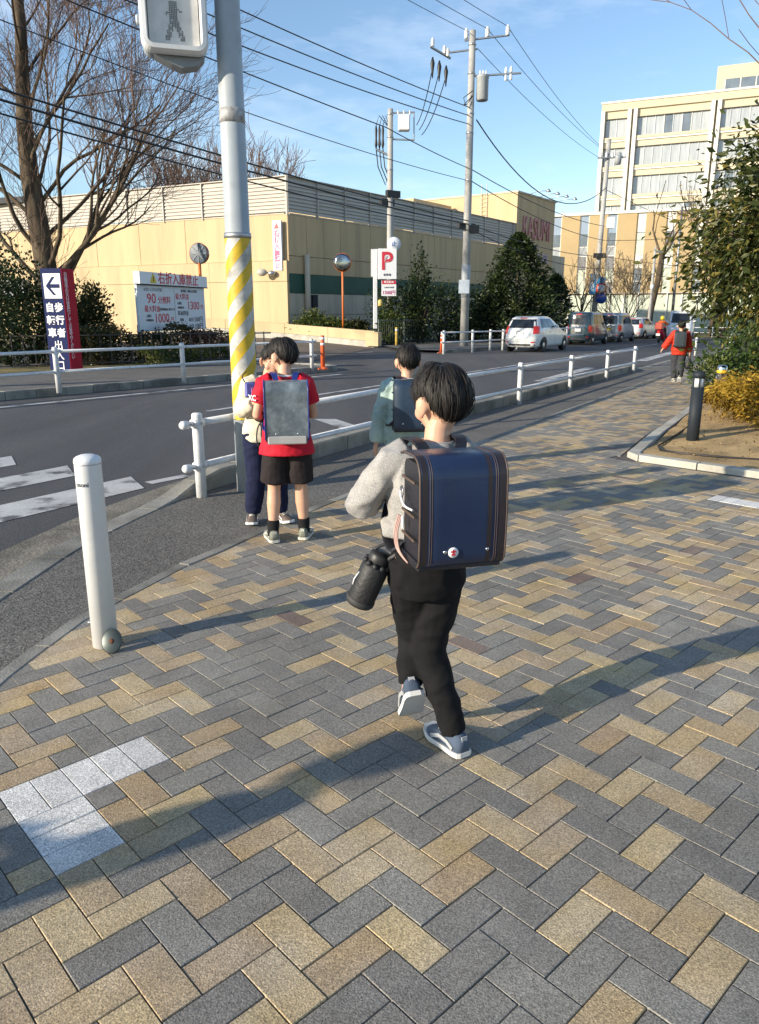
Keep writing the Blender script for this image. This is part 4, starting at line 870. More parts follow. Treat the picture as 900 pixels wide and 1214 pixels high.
mbc = MB(); mbc.box(lz(553, 268), (1.0, .18, .26), rz=R(35)); mbc.build('cable_box', M_BLKP, A); MB().box(lz(561, 272), (.5, .3, .35), rz=R(10)).build('cable_box', M_BLKP, A)
PB_ = at(462, 400, 44.0); PB_.z = gz(44); HB_ = at(465, 129, 44).z - PB_.z; Bp = upole('shorter utility pole with switch box behind the parking sign', PB_, HB_, .19, .14)
lb_ = lambda px, py: at(px, py, 44.0) - PB_; bands(Bp, [HB_ - .3, HB_ - 1.4, HB_ - 3, HB_ - 4.2], .16)
arm(Bp, lb_(464, 134), lb_(492, 133)); arm(Bp, lb_(465, 165), lb_(491, 166)); arm(Bp, lb_(491, 133), lb_(491, 167), .035); MB().box(lb_(479, 146), (.62, .5, .75), bev=.05).build('switch_box', M_SIGNW, Bp)
for k in range(3): insul(Bp, lb_(472 + 7 * k, 136), .8)
arm(Bp, lb_(463, 185), lb_(446, 177), .06)
for k in range(3):
    q = lb_(446 + 4 * k, 176); MB().lathe([(.03, 1.1), (.07, .9), (.05, .5), (.08, .2), (.03, 0)], 8, c=q).build('cable_head', M_BLKP, Bp); MB().tube([q, q + Vector((.1, 0, -.9)), q + Vector((.5, 0, -1.8)), lb_(462, 203)], .03, 6).build('jumper_cable', M_CABLE, Bp); MB().tube([q + Vector((0, 0, 1.1)), q + Vector((.15, 0, 1.6)), lb_(462, 152)], .022, 6).build('jumper_cable', M_CABLE, Bp)
for (px, py) in ((466, 230), (459, 240)): MB().box(lb_(px, py), (.85, .22, .34), rz=R(35)).build('cable_box', M_BLKP, Bp)
cl = MB().lathe([(.001, -.05), (.36, -.05), (.38, 0), (.36, .05), (.001, .05)], 24, c=lb_(467, 290) + Vector((0, -.3, 0)), M=Matrix.Rotation(R(90), 4, 'X')).build('round_sign', M_SIGNB, Bp); put_text('止', .3, M_BLUES, Bp, lb_(467, 290) + Vector((0, -.37, .0)))
PC_ = at(702, 398, 62.0); PC_.z = gz(62); HC = at(722, 165, 62).z - PC_.z; Cp = upole('distant utility pole with round road signs behind the dark van', PC_, HC, .22, .16)
Cp.children[0].rotation_euler = (0, R(1.0), 0); lc = lambda px, py: at(px, py, 61.7) - PC_
arm(Cp, lc(709, 187), lc(742, 186), .07); MB().lathe([(.22, -.4), (.26, 0), (.22, .4)], 14, c=lc(733, 188)).build('transformer', M_TRAFO, Cp)
for k in range(5): insul(Cp, lc(712 + 7 * k, 187), 1.5)
MB().box(lc(724, 264), (.5, .4, .8)).build('meter_box', M_SIGNW, Cp); MB().box(lc(711, 303), (.9, .3, .35)).build('cable_box', M_BLKP, Cp)
for (py, m1, m2_) in ((342, M_REDSG, M_BLUES), (353.5, M_REDSG, M_BLUES)):
    q = lc(712, py) + Vector((0, -.25, 0)); d_ = MB().lathe([(.001, -.02), (.42, -.02), (.42, .02), (.001, .02)], 24, c=q, M=Matrix.Rotation(R(90), 4, 'X')).build('round_sign', m1 if py < 350 else M_BLUES, Cp)
    MB().lathe([(.001, -.02), (.30, -.02), (.30, .02), (.001, .02)], 24, c=q + Vector((0, -.012, 0)), M=Matrix.Rotation(R(90), 4, 'X')).build('sign_face', M_SIGNB if py < 350 else M_BLUES, d_)
MB().box(lc(712, 333) + Vector((0, -.2, 0)), (.55, .04, .6), ry=R(20)).build('name_plate', mat('teal_sign', (.05, .22, .42), .4), Cp)
bs = thing('street_banner', 'tall narrow blue sign plate on thin pole before the tan building', 'sign', Vector((at(703, 330, 61).x, 61, gz(61)))); 
MB().tube([(0, 0, 0), (0, 0, 5.6)], .04, 8).build('pole', M_BOLT, bs); MB().box((0, -.06, 4.0), (.5, .04, 1.5)).build('plate', mat('teal_sign', (.05, .22, .42), .4), bs)
for k, ch in enumerate('一方通行'): put_text(ch, .26, M_WHTL, bs, (0, -.083, 4.45 - .3 * k))
for (px, py, Y, top, nm) in ((795, 395, 66, 245, 'slim grey lamp post in front of the tan building'), (768, 398, 57, 293, 'weathered utility post beside the distant pole')):
    q = at(px, py, Y); q.z = gz(Y); t = thing('lamp_post', nm, 'lamp post', q); hh = at(px, top, Y).z - q.z; MB().lathe([(.13, -.2), (.08, hh), (.001, hh + .02)], 12).build('post', M_POLEC if Y < 60 else M_BOLT, t); MB().box((.25, 0, hh - .3), (.5, .1, .12)).build('bracket', M_BOLT, t); MB().lathe([(.12, hh * .55), (.12, hh * .55 + .3)], 12).build('band', M_SIGNW, t)
# cables: D is the next pole, out of the frame on the left
PD_ = on(-12.6, 12.2); D_ = upole('concrete utility pole standing outside the picture on the left', PD_, 14.0)
def cable(label, a, b_, sag, r=.012, n=22, group=None):
    a, b_ = Vector(a), Vector(b_); P = [a.lerp(b_, k / n) - Vector((0, 0, sag * 4 * (k / n) * (1 - k / n))) for k in range(n + 1)]; P0 = P[0].copy()
    o = MB().tube([p - P0 for p in P], r, 5).build('overhead_cable', M_CABLE, None, P0); tag(o, label, 'cable', group or 'overhead cables'); return o
Wd = lambda dx, z: PD_ + Vector((dx, -dx * .4, z))
for k, (px, py, dx) in enumerate(((553, 36, -.8), (578, 34, .2), (602, 31, 1.2))):
    cable(('left', 'middle', 'right')[k] + 'most of three thin wires rising from top crossarm to upper left', at(px, py, 38), Wd(dx, HA - .1), .45, .013)
for k, (py, z, sg_) in enumerate(((127, 10.3, .3), (137, 9.8, .35), (147, 9.3, .4))):
    cable(('upper', 'middle', 'lower')[k] + ' of three parallel cables meeting tall pole below transformer', at(556, py, 37.9), Wd(0, z), sg_, .02)
cable('bundled grey cable passing switch box and both concrete poles', at(557, 200, 38), at(458, 151, 29.0) , .05, .018); cable('bundled grey cable running from switch box to upper left corner', at(458, 151, 29.0), Wd(.1, 8.9), .12, .018)
cable('thin cable crossing the sky just below the bundled grey cable', at(555, 214, 38), Wd(-.1, 8.3), .45, .014)
for k, (py, z, sg_, r_) in enumerate(((262, 6.75, .25, .026), (266, 6.55, .3, .03), (273, 6.3, .35, .022))):
    cable(('uppermost', 'thick middle', 'lowest')[k] + ' of three black telephone cables sagging across the left sky', at(556, py, 37.9), Wd(0, z), sg_, r_)
for k, (px, py, qx, qy) in enumerate(((602, 31, 711, 172), (578, 34, 716, 178), (566, 57, 709, 186))):
    cable(('right', 'middle', 'left')[k] + 'most of three thin wires descending from tall pole to distant pole', at(px, py, 38), at(qx, qy, 61.8), .35, .014)
cable('thick drooping cable hanging between tall pole and distant pole', at(565, 142, 38), at(719, 222, 61.8), 2.2, .03)
for k, (py, qy, s_) in enumerate(((200, 268, .4), (214, 285, .4), (266, 304, .35), (272, 318, .5))):
    cable(('highest', 'second', 'third', 'lowest')[k] + ' low cable from tall pole past sign tower to distant pole', at(558, py, 38), at(717, qy, 61.9), s_, .022)
for k, (qx, qy, px, py) in enumerate(((719, 225, 905, 300), (718, 285, 905, 268), (717, 304, 905, 318), (717, 320, 905, 330))):
    cable(('top', 'second', 'third', 'bottom')[k] + ' cable from distant pole to the right across tan facade', at(qx, qy, 61.9), at(px, py, 64), .3, .02)
for k, (a, b_, c, d) in enumerate(drops): cable(('left', 'middle', 'right')[k] + ' short drop wire linking crossarm to switch box pole', at(a, b_ + 8, 38), at(494 + 3 * k, 148 + 6 * k, 43.9), .35, .022)
# ------------------------------------------------------------------ vegetation
NR_ = np.random.default_rng(5)
def leaf_obj(name, P, size, m, parent=None, elong=1.8, out=None, jit=.45, droop=0.0, loc=(0, 0, 0), rnd=None, fold=.25):
    """P (n,3): one folded leaf (two triangles pairs) at each point"""
    n = len(P); d = NR_.normal(size=(n, 3)); d[:, 2] = d[:, 2] * .7 - droop
    if out is not None: d = d * jit + out * (1 - jit) * 1.6; d[:, 2] -= droop
    d /= np.linalg.norm(d, axis=1, keepdims=True) + 1e-9; s = NR_.normal(size=(n, 3)); s -= d * np.sum(s * d, 1, keepdims=True); s /= np.linalg.norm(s, axis=1, keepdims=True) + 1e-9
    nn = np.cross(d, s); L_ = size * NR_.uniform(.45, 1.45, (n, 1)); W = L_ / elong * NR_.uniform(.75, 1.3, (n, 1))
    a = P; b_ = P + d * L_ * .5 + s * W * .5 + nn * W * fold; c = P + d * L_; e = P + d * L_ * .5 - s * W * .5 + nn * W * fold
    V_ = np.stack([a, b_, c, e], 1).reshape(-1, 3); F_ = np.arange(4 * n).reshape(n, 4)
    me = npmesh(name, V_, F_, m); at_ = me.attributes.new('rnd', 'FLOAT', 'FACE')
    if rnd is None: rnd = NR_.random(n)
    at_.data.foreach_set('value', np.clip(rnd, 0, 1).astype(np.float32)); return link(name, me, parent, loc)
def clump_points(c, r, n, clumps, spread=.28, shell=.55, flat=1.0):
    u = NR_.normal(size=(clumps, 3)); u /= np.linalg.norm(u, axis=1, keepdims=True); rad = NR_.uniform(shell, 1.0, (clumps, 1)); C = u * rad * np.array(r) ; tone = NR_.random(clumps)
    k = NR_.integers(0, clumps, n); o = NR_.normal(size=(n, 3)) * spread * np.array(r) * NR_.uniform(.5, 1.1, (clumps, 1))[k]
    P = C[k] + o; out = P / np.array(r); out /= np.linalg.norm(out, axis=1, keepdims=True) + 1e-9
    return P + np.array(c), out, np.clip(tone[k] * .6 + NR_.random(n) * .5 - .05, 0, 1)
def stems(parent, base, tips, r, m, name='stem'):
    mb = MB()
    for t_ in tips:
        mid = Vector(base).lerp(Vector(t_), .5) + Vector((random.uniform(-.1, .1), random.uniform(-.1, .1), .05)) * (Vector(t_) - Vector(base)).length * .5; mb.tube([base, mid, t_], [r, r * .6, r * .25], 6)
    return mb.build(name, m, parent, fixn=False)
def bush(name, label, loc, r, n, clumps, size, m, cat='bush', elong=1.8, droop=0.0, group=None, spread=.28, stem=True, shell=.5, jit=.5):
    t = thing(name, label, cat, loc, group=group); P, out, tn = clump_points((0, 0, r[2] * .98), r, n, clumps, spread, shell); k = P[:, 2] > .02; P, out, tn = P[k], out[k], tn[k]
    leaf_obj('crown', P, size, m, t, elong, out, jit, droop, rnd=tn)
    if stem: stems(t, (0, 0, -.1), [(random.uniform(-.6, .6) * r[0], random.uniform(-.6, .6) * r[1], r[2] * random.uniform(.8, 1.5)) for _ in range(7)], max(.02, r[0] * .04), M_BARK, 'trunk')
    return t
# bare trees ------------------------------------------------------
class Twigs:
    def __init__(s): s.a = []; s.b = []; s.ra = []; s.rb = []
    def seg(s, a, b_, ra, rb): s.a.append(tuple(a)); s.b.append(tuple(b_)); s.ra.append(ra); s.rb.append(rb)
    def build(s, name, m, parent, n=4):
        if not s.a: return None
        a = np.array(s.a); b_ = np.array(s.b); ra = np.array(s.ra)[:, None]; rb = np.array(s.rb)[:, None]; d = b_ - a; d /= np.linalg.norm(d, axis=1, keepdims=True) + 1e-9
        h = np.where(np.abs(d[:, 2:3]) < .9, np.array([[0, 0, 1.]]), np.array([[1., 0, 0]])); u = np.cross(d, h); u /= np.linalg.norm(u, axis=1, keepdims=True); w = np.cross(d, u); N = len(a); V_ = []
        for P, r in ((a, ra), (b_, rb)):
            for k in range(n): g = 2 * math.pi * k / n; V_.append(P + (u * math.cos(g) + w * math.sin(g)) * r)
        V_ = np.stack(V_, 1).reshape(-1, 3); F_ = []
        for k in range(n): F_.append(np.stack([np.arange(N) * 2 * n + k, np.arange(N) * 2 * n + (k + 1) % n, np.arange(N) * 2 * n + n + (k + 1) % n, np.arange(N) * 2 * n + n + k], 1))
        return link(name, npmesh(name, V_, np.concatenate(F_), m, smooth=True), parent)
def grow(tk, tw, p, d, L_, r, depth, rg, maxd, up=.12, kids=(4, 6), ang=(25, 50), rmin=.004, ratio=.62, wob=.13, tipr=.35, thin=.02):
    n = max(4, int(4 + L_ * 1.2)); q = Vector(p); d = Vector(d).normalized(); pts = []
    for k in range(n):
        d = (d + Vector((rg.gauss(0, wob), rg.gauss(0, wob), rg.gauss(0, wob) + up * .35))).normalized(); q2 = q + d * L_ / n
        ra = r * (1 - (1 - tipr) * k / n); rb = r * (1 - (1 - tipr) * (k + 1) / n); (tk if r > thin else tw).seg(q, q2, max(rmin, ra), max(rmin, rb)); q = q2; pts.append((q.copy(), d.copy(), rb))
    if depth >= maxd: return
    nk = rg.randint(*kids)
    for i in range(nk):
        j = int((.25 + .75 * (i + rg.random()) / nk) * n); j = min(n - 1, j); pp, dd, rr = pts[j]; ax = dd.orthogonal().normalized(); ax.rotate(Matrix.Rotation(rg.uniform(0, 2 * math.pi), 3, dd)); nd = dd.copy(); nd.rotate(Matrix.Rotation(R(rg.uniform(*ang)), 3, ax))
        nd = (nd + Vector((0, 0, up))).normalized(); grow(tk, tw, pp, nd, L_ * ratio * rg.uniform(.7, 1.15), max(rmin, rr * rg.uniform(.5, .72)), depth + 1, rg, maxd, up, kids, ang, rmin, ratio, wob, tipr, thin)
rg = random.Random(21)
tb = Vector((at(41, 330, 27).x + .35, 27, gz(27)))
tr = thing('bare_tree', 'large leafless tree with thick trunk and rising limbs at the left', 'tree', tb)
tk, tw = Twigs(), Twigs(); q = Vector((0, 0, -.3)); r0 = .52
zz = [0, 1.2, 2.4, 3.6, 4.8, 6.0, 7.4, 8.8, 10.4, 12.0, 13.6, 15]
pts = [Vector((.10 * math.sin(z * .7), .1 * math.cos(z * .5), z)) for z in zz]; rad = [.52, .39, .36, .34, .32, .29, .25, .21, .17, .13, .09, .05]
MB().tube(pts, rad, 16).build('trunk', M_BARK, tr)
def trunk_at(z):
    for i in range(len(zz) - 1):
        if zz[i] <= z <= zz[i + 1]: t_ = (z - zz[i]) / (zz[i + 1] - zz[i]); return pts[i].lerp(pts[i + 1], t_), rad[i] + (rad[i + 1] - rad[i]) * t_
limbs = [(1.9, 20, 48, 6.0, .17), (2.2, -25, 42, 6.6, .19), (2.6, 10, 38, 6.6, .17), (2.3, 165, 45, 5.5, .15), (3.4, 200, 40, 5.0, .14), (3.0, -40, 35, 6.5, .15), (3.9, 25, 40, 5.5, .12), (4.4, 150, 40, 5.0, .13), (4.9, -15, 42, 5.5, .12), (5.4, 60, 38, 5.0, .11), (5.6, 190, 40, 5, .11), (6.2, -50, 38, 5.2, .11), (6.6, 10, 38, 5.0, .11), (7.2, 120, 36, 4.5, .1), (7.6, -20, 36, 4.6, .1), (8.2, 210, 35, 4.5, .09), (8.8, 30, 34, 4.2, .09), (9.4, -60, 34, 4, .08), (10.2, 80, 30, 3.6, .07), (11, 200, 30, 3.2, .07), (11.8, -10, 28, 3, .06), (12.8, 140, 25, 2.6, .05)]
for (z, a, el, L_, r) in limbs:
    p, rr = trunk_at(z); e = R(90 - el * 1.0 - 8); d = Vector((math.cos(R(a)) * math.sin(e), math.sin(R(a)) * math.sin(e), math.cos(e)))
    tk = Twigs(); grow(tk, tw, p, d, L_, r * .62, 1, rg, 4, up=.16, kids=(6, 8), ang=(20, 52), rmin=.0058, ratio=.53, wob=.10, thin=.03); tk.build('limb', M_BARK, tr, 7)
for k in range(110):                      # epicormic shoots on the trunk
    z = rg.uniform(1.5, 9); p, rr = trunk_at(z); a = rg.uniform(0, 6.28); grow(tk, tw, p, (math.cos(a), math.sin(a), 1.1), rg.uniform(.8, 1.8), .012, 3, rg, 4, up=.3, kids=(2, 4), rmin=.0065, ratio=.5)
c_ = tw.build('crown', M_TWIG, tr, 3)
def small_bare(label, base, h, r, seed, m=M_TWIG, kids=(4, 6), maxd=3, spread=(18, 40), first=6, rmin=.012, trunk_h=.3, group='leafless street trees', lean=(0, 0)):
    rg2 = random.Random(seed); t = thing('bare_tree', label, 'tree', base, group=group); tk, tw = Twigs(), Twigs(); th = h * trunk_h
    P = [Vector((lean[0] * k / 3 * th + rg2.uniform(-.05, .05) * h * .1, lean[1] * k / 3, th * k / 3)) for k in range(4)]; MB().tube([Vector((0, 0, -.2))] + P[1:], [r * 1.25, r, r * .92, r * .85], 10).build('trunk', M_BARK, t)
    for k in range(first):
        tk = Twigs(); a = 6.28 * k / first + rg2.uniform(-.3, .3); e = R(rg2.uniform(12, 42)); grow(tk, tw, P[-1] - Vector((0, 0, th * .15 * rg2.random())), (math.cos(a) * math.sin(e), math.sin(a) * math.sin(e), math.cos(e)), h * rg2.uniform(.35, .55), r * .42, 1, rg2, maxd, up=.15, kids=kids, ang=spread, rmin=rmin, ratio=.58, thin=.05); tk.build('limb', M_BARK, t, 6)
    tw.build('crown', m, t, 3); return t
def gp(px, Y, dz=0.0): p = at(px, 395, Y); return Vector((p.x, Y, gz(Y) + dz))
for k, (px, Y, h) in enumerate(((226, 92, 18.3), (256, 96, 19.0), (288, 90, 18.2), (318, 94, 17.0))):
    small_bare(('leftmost', 'second', 'third', 'rightmost')[k] + ' distant bare treetop above the louvred parapet', gp(px, Y), h, .25, 40 + k, rmin=.024, maxd=4, kids=(5, 7), first=10, spread=(15, 35))
small_bare('thin bare street tree in front of tan building left of dark van', gp(688, 60), 6.5, .14, 60, M_TWIG2, rmin=.016)
small_bare('bushy pale bare tree behind the silver van', gp(742, 63), 7.2, .13, 61, M_TWIG2, rmin=.014, maxd=4, first=8, trunk_h=.1)
small_bare('knobbly pollarded tree between the white car and motorcyclist', gp(766, 60), 9.0, .24, 62, M_BARK, kids=(1, 2), maxd=2, first=3, trunk_h=.7, rmin=.03, lean=(.12, 0))
small_bare('thick trunked bare tree on the lawn behind the leafy tree', gp(850, 64), 10.5, .62, 63, M_TWIG2, kids=(3, 5), maxd=4, first=6, trunk_h=.35, rmin=.018)
small_bare('bare thin tree rising at top right corner behind leafy tree', Vector((6.5, 12.4, gz(12))), 7.8, .09, 64, M_TWIG, kids=(3, 4), maxd=3, first=5, trunk_h=.28, rmin=.006, lean=(-.05, 0))
# evergreens ------------------------------------------------------
def tree_leafy(name, label, base, c, r, n, clumps, size, m, trunk_r, elong=2.6, droop=.25, group=None, spread=.22):
    t = thing(name, label, 'tree', base, group=group); P, out, tn = clump_points(c, r, n, clumps, spread, .35); leaf_obj('crown', P, size, m, t, elong, out, .6, droop, rnd=tn)
    mb = MB(); mb.tube([(0, 0, -.2), (c[0] * .3, c[1] * .3, c[2] * .35), (c[0] * .8, c[1] * .8, c[2] * .8)], [trunk_r * 1.2, trunk_r, trunk_r * .6], 10)
    for k in range(14):
        u = Vector(NR_.normal(size=3)).normalized(); u.z = abs(u.z) * .6; e = Vector(c) + Vector((u.x * r[0], u.y * r[1], u.z * r[2])) * .8; s0 = Vector((c[0] * .6, c[1] * .6, c[2] * random.uniform(.4, .8))); mb.tube([s0, s0.lerp(e, .5) + Vector((0, 0, .1)), e], [trunk_r * .4, trunk_r * .25, .008], 6)
    mb.build('trunk', M_BARK, t, fixn=False); return t
tree_leafy('leafy_tree', 'leafy evergreen tree with olive yellow leaves at right edge', Vector((6.55, 12.0, gz(12) + .1)), (0, 0, 2.55), (1.75, 1.5, 1.5), 24000, 150, .125, LF_TREE, .09)
tree_leafy('leafy_tree', 'upper leafy spray above the evergreen at right edge', Vector((6.9, 12.6, gz(13) + .1)), (.25, 0, 3.6), (1.15, 1.0, .95), 7500, 70, .12, LF_TREE, .06)
bush('golden_shrub', 'golden yellow feathery conifer shrub in the planting bed', Vector((5.62, 10.1, gz(10.2) + .05)), (1.08, .9, .345), 26000, 170, .070, LF_YEL, 'shrub', 3.0, .2, spread=.15, shell=.6, jit=.65)
bush('golden_shrub', 'low golden shrub at the right edge near the bed kerb', Vector((5.1, 9.0, gz(9) + .05)), (.5, .4, .17), 5200, 60, .065, LF_YEL, 'shrub', 3.0, .2, spread=.17, shell=.6)
bush('green_shrub', 'broad green shrub behind the stainless bollard', Vector((7.9, 14.6, gz(14) + .05)), (1.5, 1.0, .60), 6500, 90, .11, LF_SHRUB, 'shrub', 2.2, .0)
bush('green_shrub', 'small leafy green shrub beside the stainless bollard', Vector((6.15, 14.0, gz(14))), (.42, .4, .40), 1300, 30, .09, LF_SHRUB, 'shrub', 2.2, .0)
bush('red_shrub', 'little reddish shrub at foot of the stainless bollard', Vector((5.42, 12.0, gz(12) + .05)), (.3, .3, .12), 900, 24, .07, LF_RED, 'shrub', 2.0, .0, stem=False)
bush('green_shrub', 'dark shrub mass at right edge under leafy tree', Vector((9.2, 16.0, gz(16) + .05)), (1.9, 1.4, .85), 5200, 70, .12, LF_DARK, 'shrub', 2.2, .1)
# left: dark bushes, hedge
for k, (px, Y, r, lab) in enumerate(((4, 22.5, (1.5, 1.3, 1.5), 'dark evergreen bush at the left edge behind the guard rail'), (38, 22.8, (1.1, 1.0, 1.35), 'dark evergreen bush behind the blue totem sign'), (112, 23.6, (.6, .6, 1.05), 'sparse dark bush between totem sign and parking board'), (-30, 21, (1.6, 1.4, 1.6), 'dark bush cut by the left edge of the picture'), (84, 24.5, (.9, .8, 1.1), 'rounded dark bush behind the hedge at totem sign'))):
    bush('evergreen_bush', lab, gp(px, Y, .1), r, 4200, 70, .11, LF_DARK if k != 2 else LF_HEDGE, 'bush', 1.9, .0)
def hedge(name, label, a, b_, w, h, n, m, size=.08, top=.12):
    a, b_ = Vector(a), Vector(b_); t = thing(name, label, 'hedge', a); L_ = (b_ - a).length; d = (b_ - a).normalized(); s = Vector((-d.y, d.x, 0)); u = NR_.random((n, 3)); f = NR_.integers(0, 3, n)
    x = u[:, 0] * L_; y = (u[:, 1] - .5) * w; z = u[:, 2] * h * (1 + .18 * np.sin(x * 2.1) + .12 * np.sin(x * 5.3 + 1)); y = np.where(f == 0, -w / 2 + NR_.normal(size=n) * .06, y); z = np.where(f == 1, h * (1 + .18 * np.sin(x * 2.1) + .12 * np.sin(x * 5.3 + 1)) + NR_.normal(size=n) * top * .5, z)
    P = np.outer(x, np.array(d)) + np.outer(y, np.array(s)); P[:, 2] += z; out = np.zeros((n, 3)); out[:, 2] = .6; tn = np.clip(.5 + .35 * np.sin(x * 3.1 + z * 4) + NR_.normal(size=n) * .22, 0, 1); leaf_obj('foliage', P, size, m, t, 1.8, out, .75, 0, rnd=tn)
    for k in range(int(L_ / .8)): q = d * (k * .8 + .2); MB().tube([q, q + Vector((random.uniform(-.1, .1), random.uniform(-.1, .1), h * .9))], [.02, .008], 5).build('stem', M_BARK, t, fixn=False)
    return t
hedge('clipped_hedge', 'dark clipped hedge below the parking board', gp(92, 21.8, .1), gp(245, 26.0, .1), .8, .84, 9000, LF_HEDGE, .085)
hedge('reddish_hedge', 'low reddish hedge at the right end of dark hedge', gp(225, 24.2, .1), gp(287, 26.6, .1), .8, .72, 3800, LF_RED, .075); hedge('green_hedge', 'low yellow-green hedge in front of the reddish hedge', gp(165, 21.6, .1), gp(285, 25.0, .1), .5, .42, 3600, LF_BUSH, .07)
struct(sheet('grass_verge', [tuple(gp(60, 19.7)[:2]), tuple(gp(284, 23.6)[:2]), tuple(gp(284, 25)[:2]), tuple(gp(90, 23)[:2]), tuple(gp(-60, 19)[:2]), tuple(gp(-60, 17.6)[:2])], .131, M_GRASS))
pf = thing('black_fence', 'thin black slatted fence panel behind hedge and totem sign', 'fence', gp(12, 20.8, .1))
for k in range(26): MB().box((.30 * k * .84, .30 * k * .42, .42), (.03, .03, .95)).build('bar', M_BLKP, pf)
MB().tube([(0, 0, .85), (6.5, 3.25, .85)], .02, 6).build('top_rail', M_BLKP, pf); MB().tube([(0, 0, .1), (6.5, 3.25, .1)], .02, 6).build('bottom_rail', M_BLKP, pf)
# behind the wire fence
for k, (px, Y, r, m_, lab) in enumerate(((470, 43, (1.3, 1.1, 1.5), LF_DARK, 'dark bush directly right of the white parking sign'), (497, 42.5, (1.2, 1.1, 1.3), LF_DARK, 'dark bush behind the wire fence, second from parking sign'), (522, 43.5, (1.4, 1.2, 1.6), LF_DARK, 'dark bush behind wire fence left of the utility pole'), (545, 45, (1.5, 1.2, 1.35), LF_DARK, 'dark bush behind wire fence at the utility pole'), (565, 46, (1.5, 1.2, 1.35), LF_DARK, 'dark bush between the utility pole and conical tree'), (497, 44, (.55, .5, 2.25), LF_DARK, 'tall slender dark shrub rising behind wire fence'), (463, 41.6, (.8, .6, .75), LF_BUSH, 'small bright green bush at the parking sign'), (372, 42.6, (1.0, .6, .62), LF_BUSH, 'yellow-green bush on top of the low wall'), (392, 42, (.9, .6, .45), LF_BUSH, 'small low bush behind wall beside orange mirror post'), (420, 42.3, (.8, .5, .4), LF_HEDGE, 'small dark plant behind wall near the parking sign'))):
    bush('evergreen_bush', lab, gp(px, Y, .2 if k < 7 else .45), r, 2600, 50, .15, m_, 'bush', 1.9, .0, stem=k < 6)
def conifer(label, base, h, r, n, size, m):
    t = thing('evergreen_tree', label, 'tree', base); u = NR_.random(n); z = h * (.06 + .94 * u ** .9); prof = np.clip(1.15 * (1 - (z / h)) ** .62, 0, 1) * np.clip(z / (h * .12), .5, 1); a = NR_.random(n) * 6.283; ring = 1 + .22 * np.sin(a * 5 + z * 2.3) + .15 * np.sin(a * 9 - z * 3.7)
    rr = r * prof * ring * NR_.uniform(.55, 1.05, n); P = np.stack([rr * np.cos(a), rr * np.sin(a), z], 1); out = np.stack([np.cos(a), np.sin(a), np.full(n, .5)], 1); out /= np.linalg.norm(out, axis=1, keepdims=True); leaf_obj('crown', P, size, m, t, 1.9, out, .6, 0, rnd=np.clip(.35 + .3 * np.sin(a * 5 + z * 2.3) + NR_.normal(size=n) * .25, 0, 1)); MB().tube([(0, 0, -.2), (0, 0, h * .85)], [.14, .03], 8).build('trunk', M_BARK, t); return t
conifer('large dark evergreen tree behind the white hatchback', gp(611, 46, .1), 6.0, 2.5, 10500, .19, LF_DARK); conifer('smaller dark evergreen tree behind the dark van', gp(655, 49, .1), 3.9, 1.5, 4200, .19, LF_DARK); conifer('dark evergreen left of the large one behind rail', gp(588, 45, .1), 3.6, 1.4, 3600, .19, LF_DARK); conifer('low dark evergreen between the two conical trees', gp(637, 47, .1), 3.6, 1.4, 3600, .19, LF_DARK)
# hose and litter of the bed
hz_ = lambda x, y: Vector((x, y, gz(y) + bed_h(x, y) + .012))
hp_ = [(4.1, 9.9), (3.55, 9.0), (3.1, 8.35), (2.98, 7.95), (3.10, 7.72), (3.5, 7.55), (4.1, 7.3), (5.0, 7.0)]
tag(MB().tube([hz_(*p) for p in hp_], .011, 6).build('garden_hose', M_HOSE), 'black irrigation hose lying along the soil bed edge', 'hose')
tag(MB().tube([hz_(4.6 + .25 * math.cos(a * .6), 8.25 + .2 * math.sin(a * .6)) for a in range(9)], .011, 6).build('garden_hose', M_HOSE), 'short loop of black hose on soil at right edge', 'hose')
P = np.array([(x, y, gz(y) + bed_h(x, y) + .006) for x, y in zip(NR_.uniform(3.2, 6.2, 900), NR_.uniform(7.2, 12, 900)) if x - 2.7 > .56 * max(0, y - 7.7) and x + y > 10.75])
o_ = leaf_obj('leaf_litter', P, .03, leaf_mat('dry_leaves', (.10, .06, .03), (.22, .14, .06), (.35, .25, .12)), None, 1.6); stuff(o_)
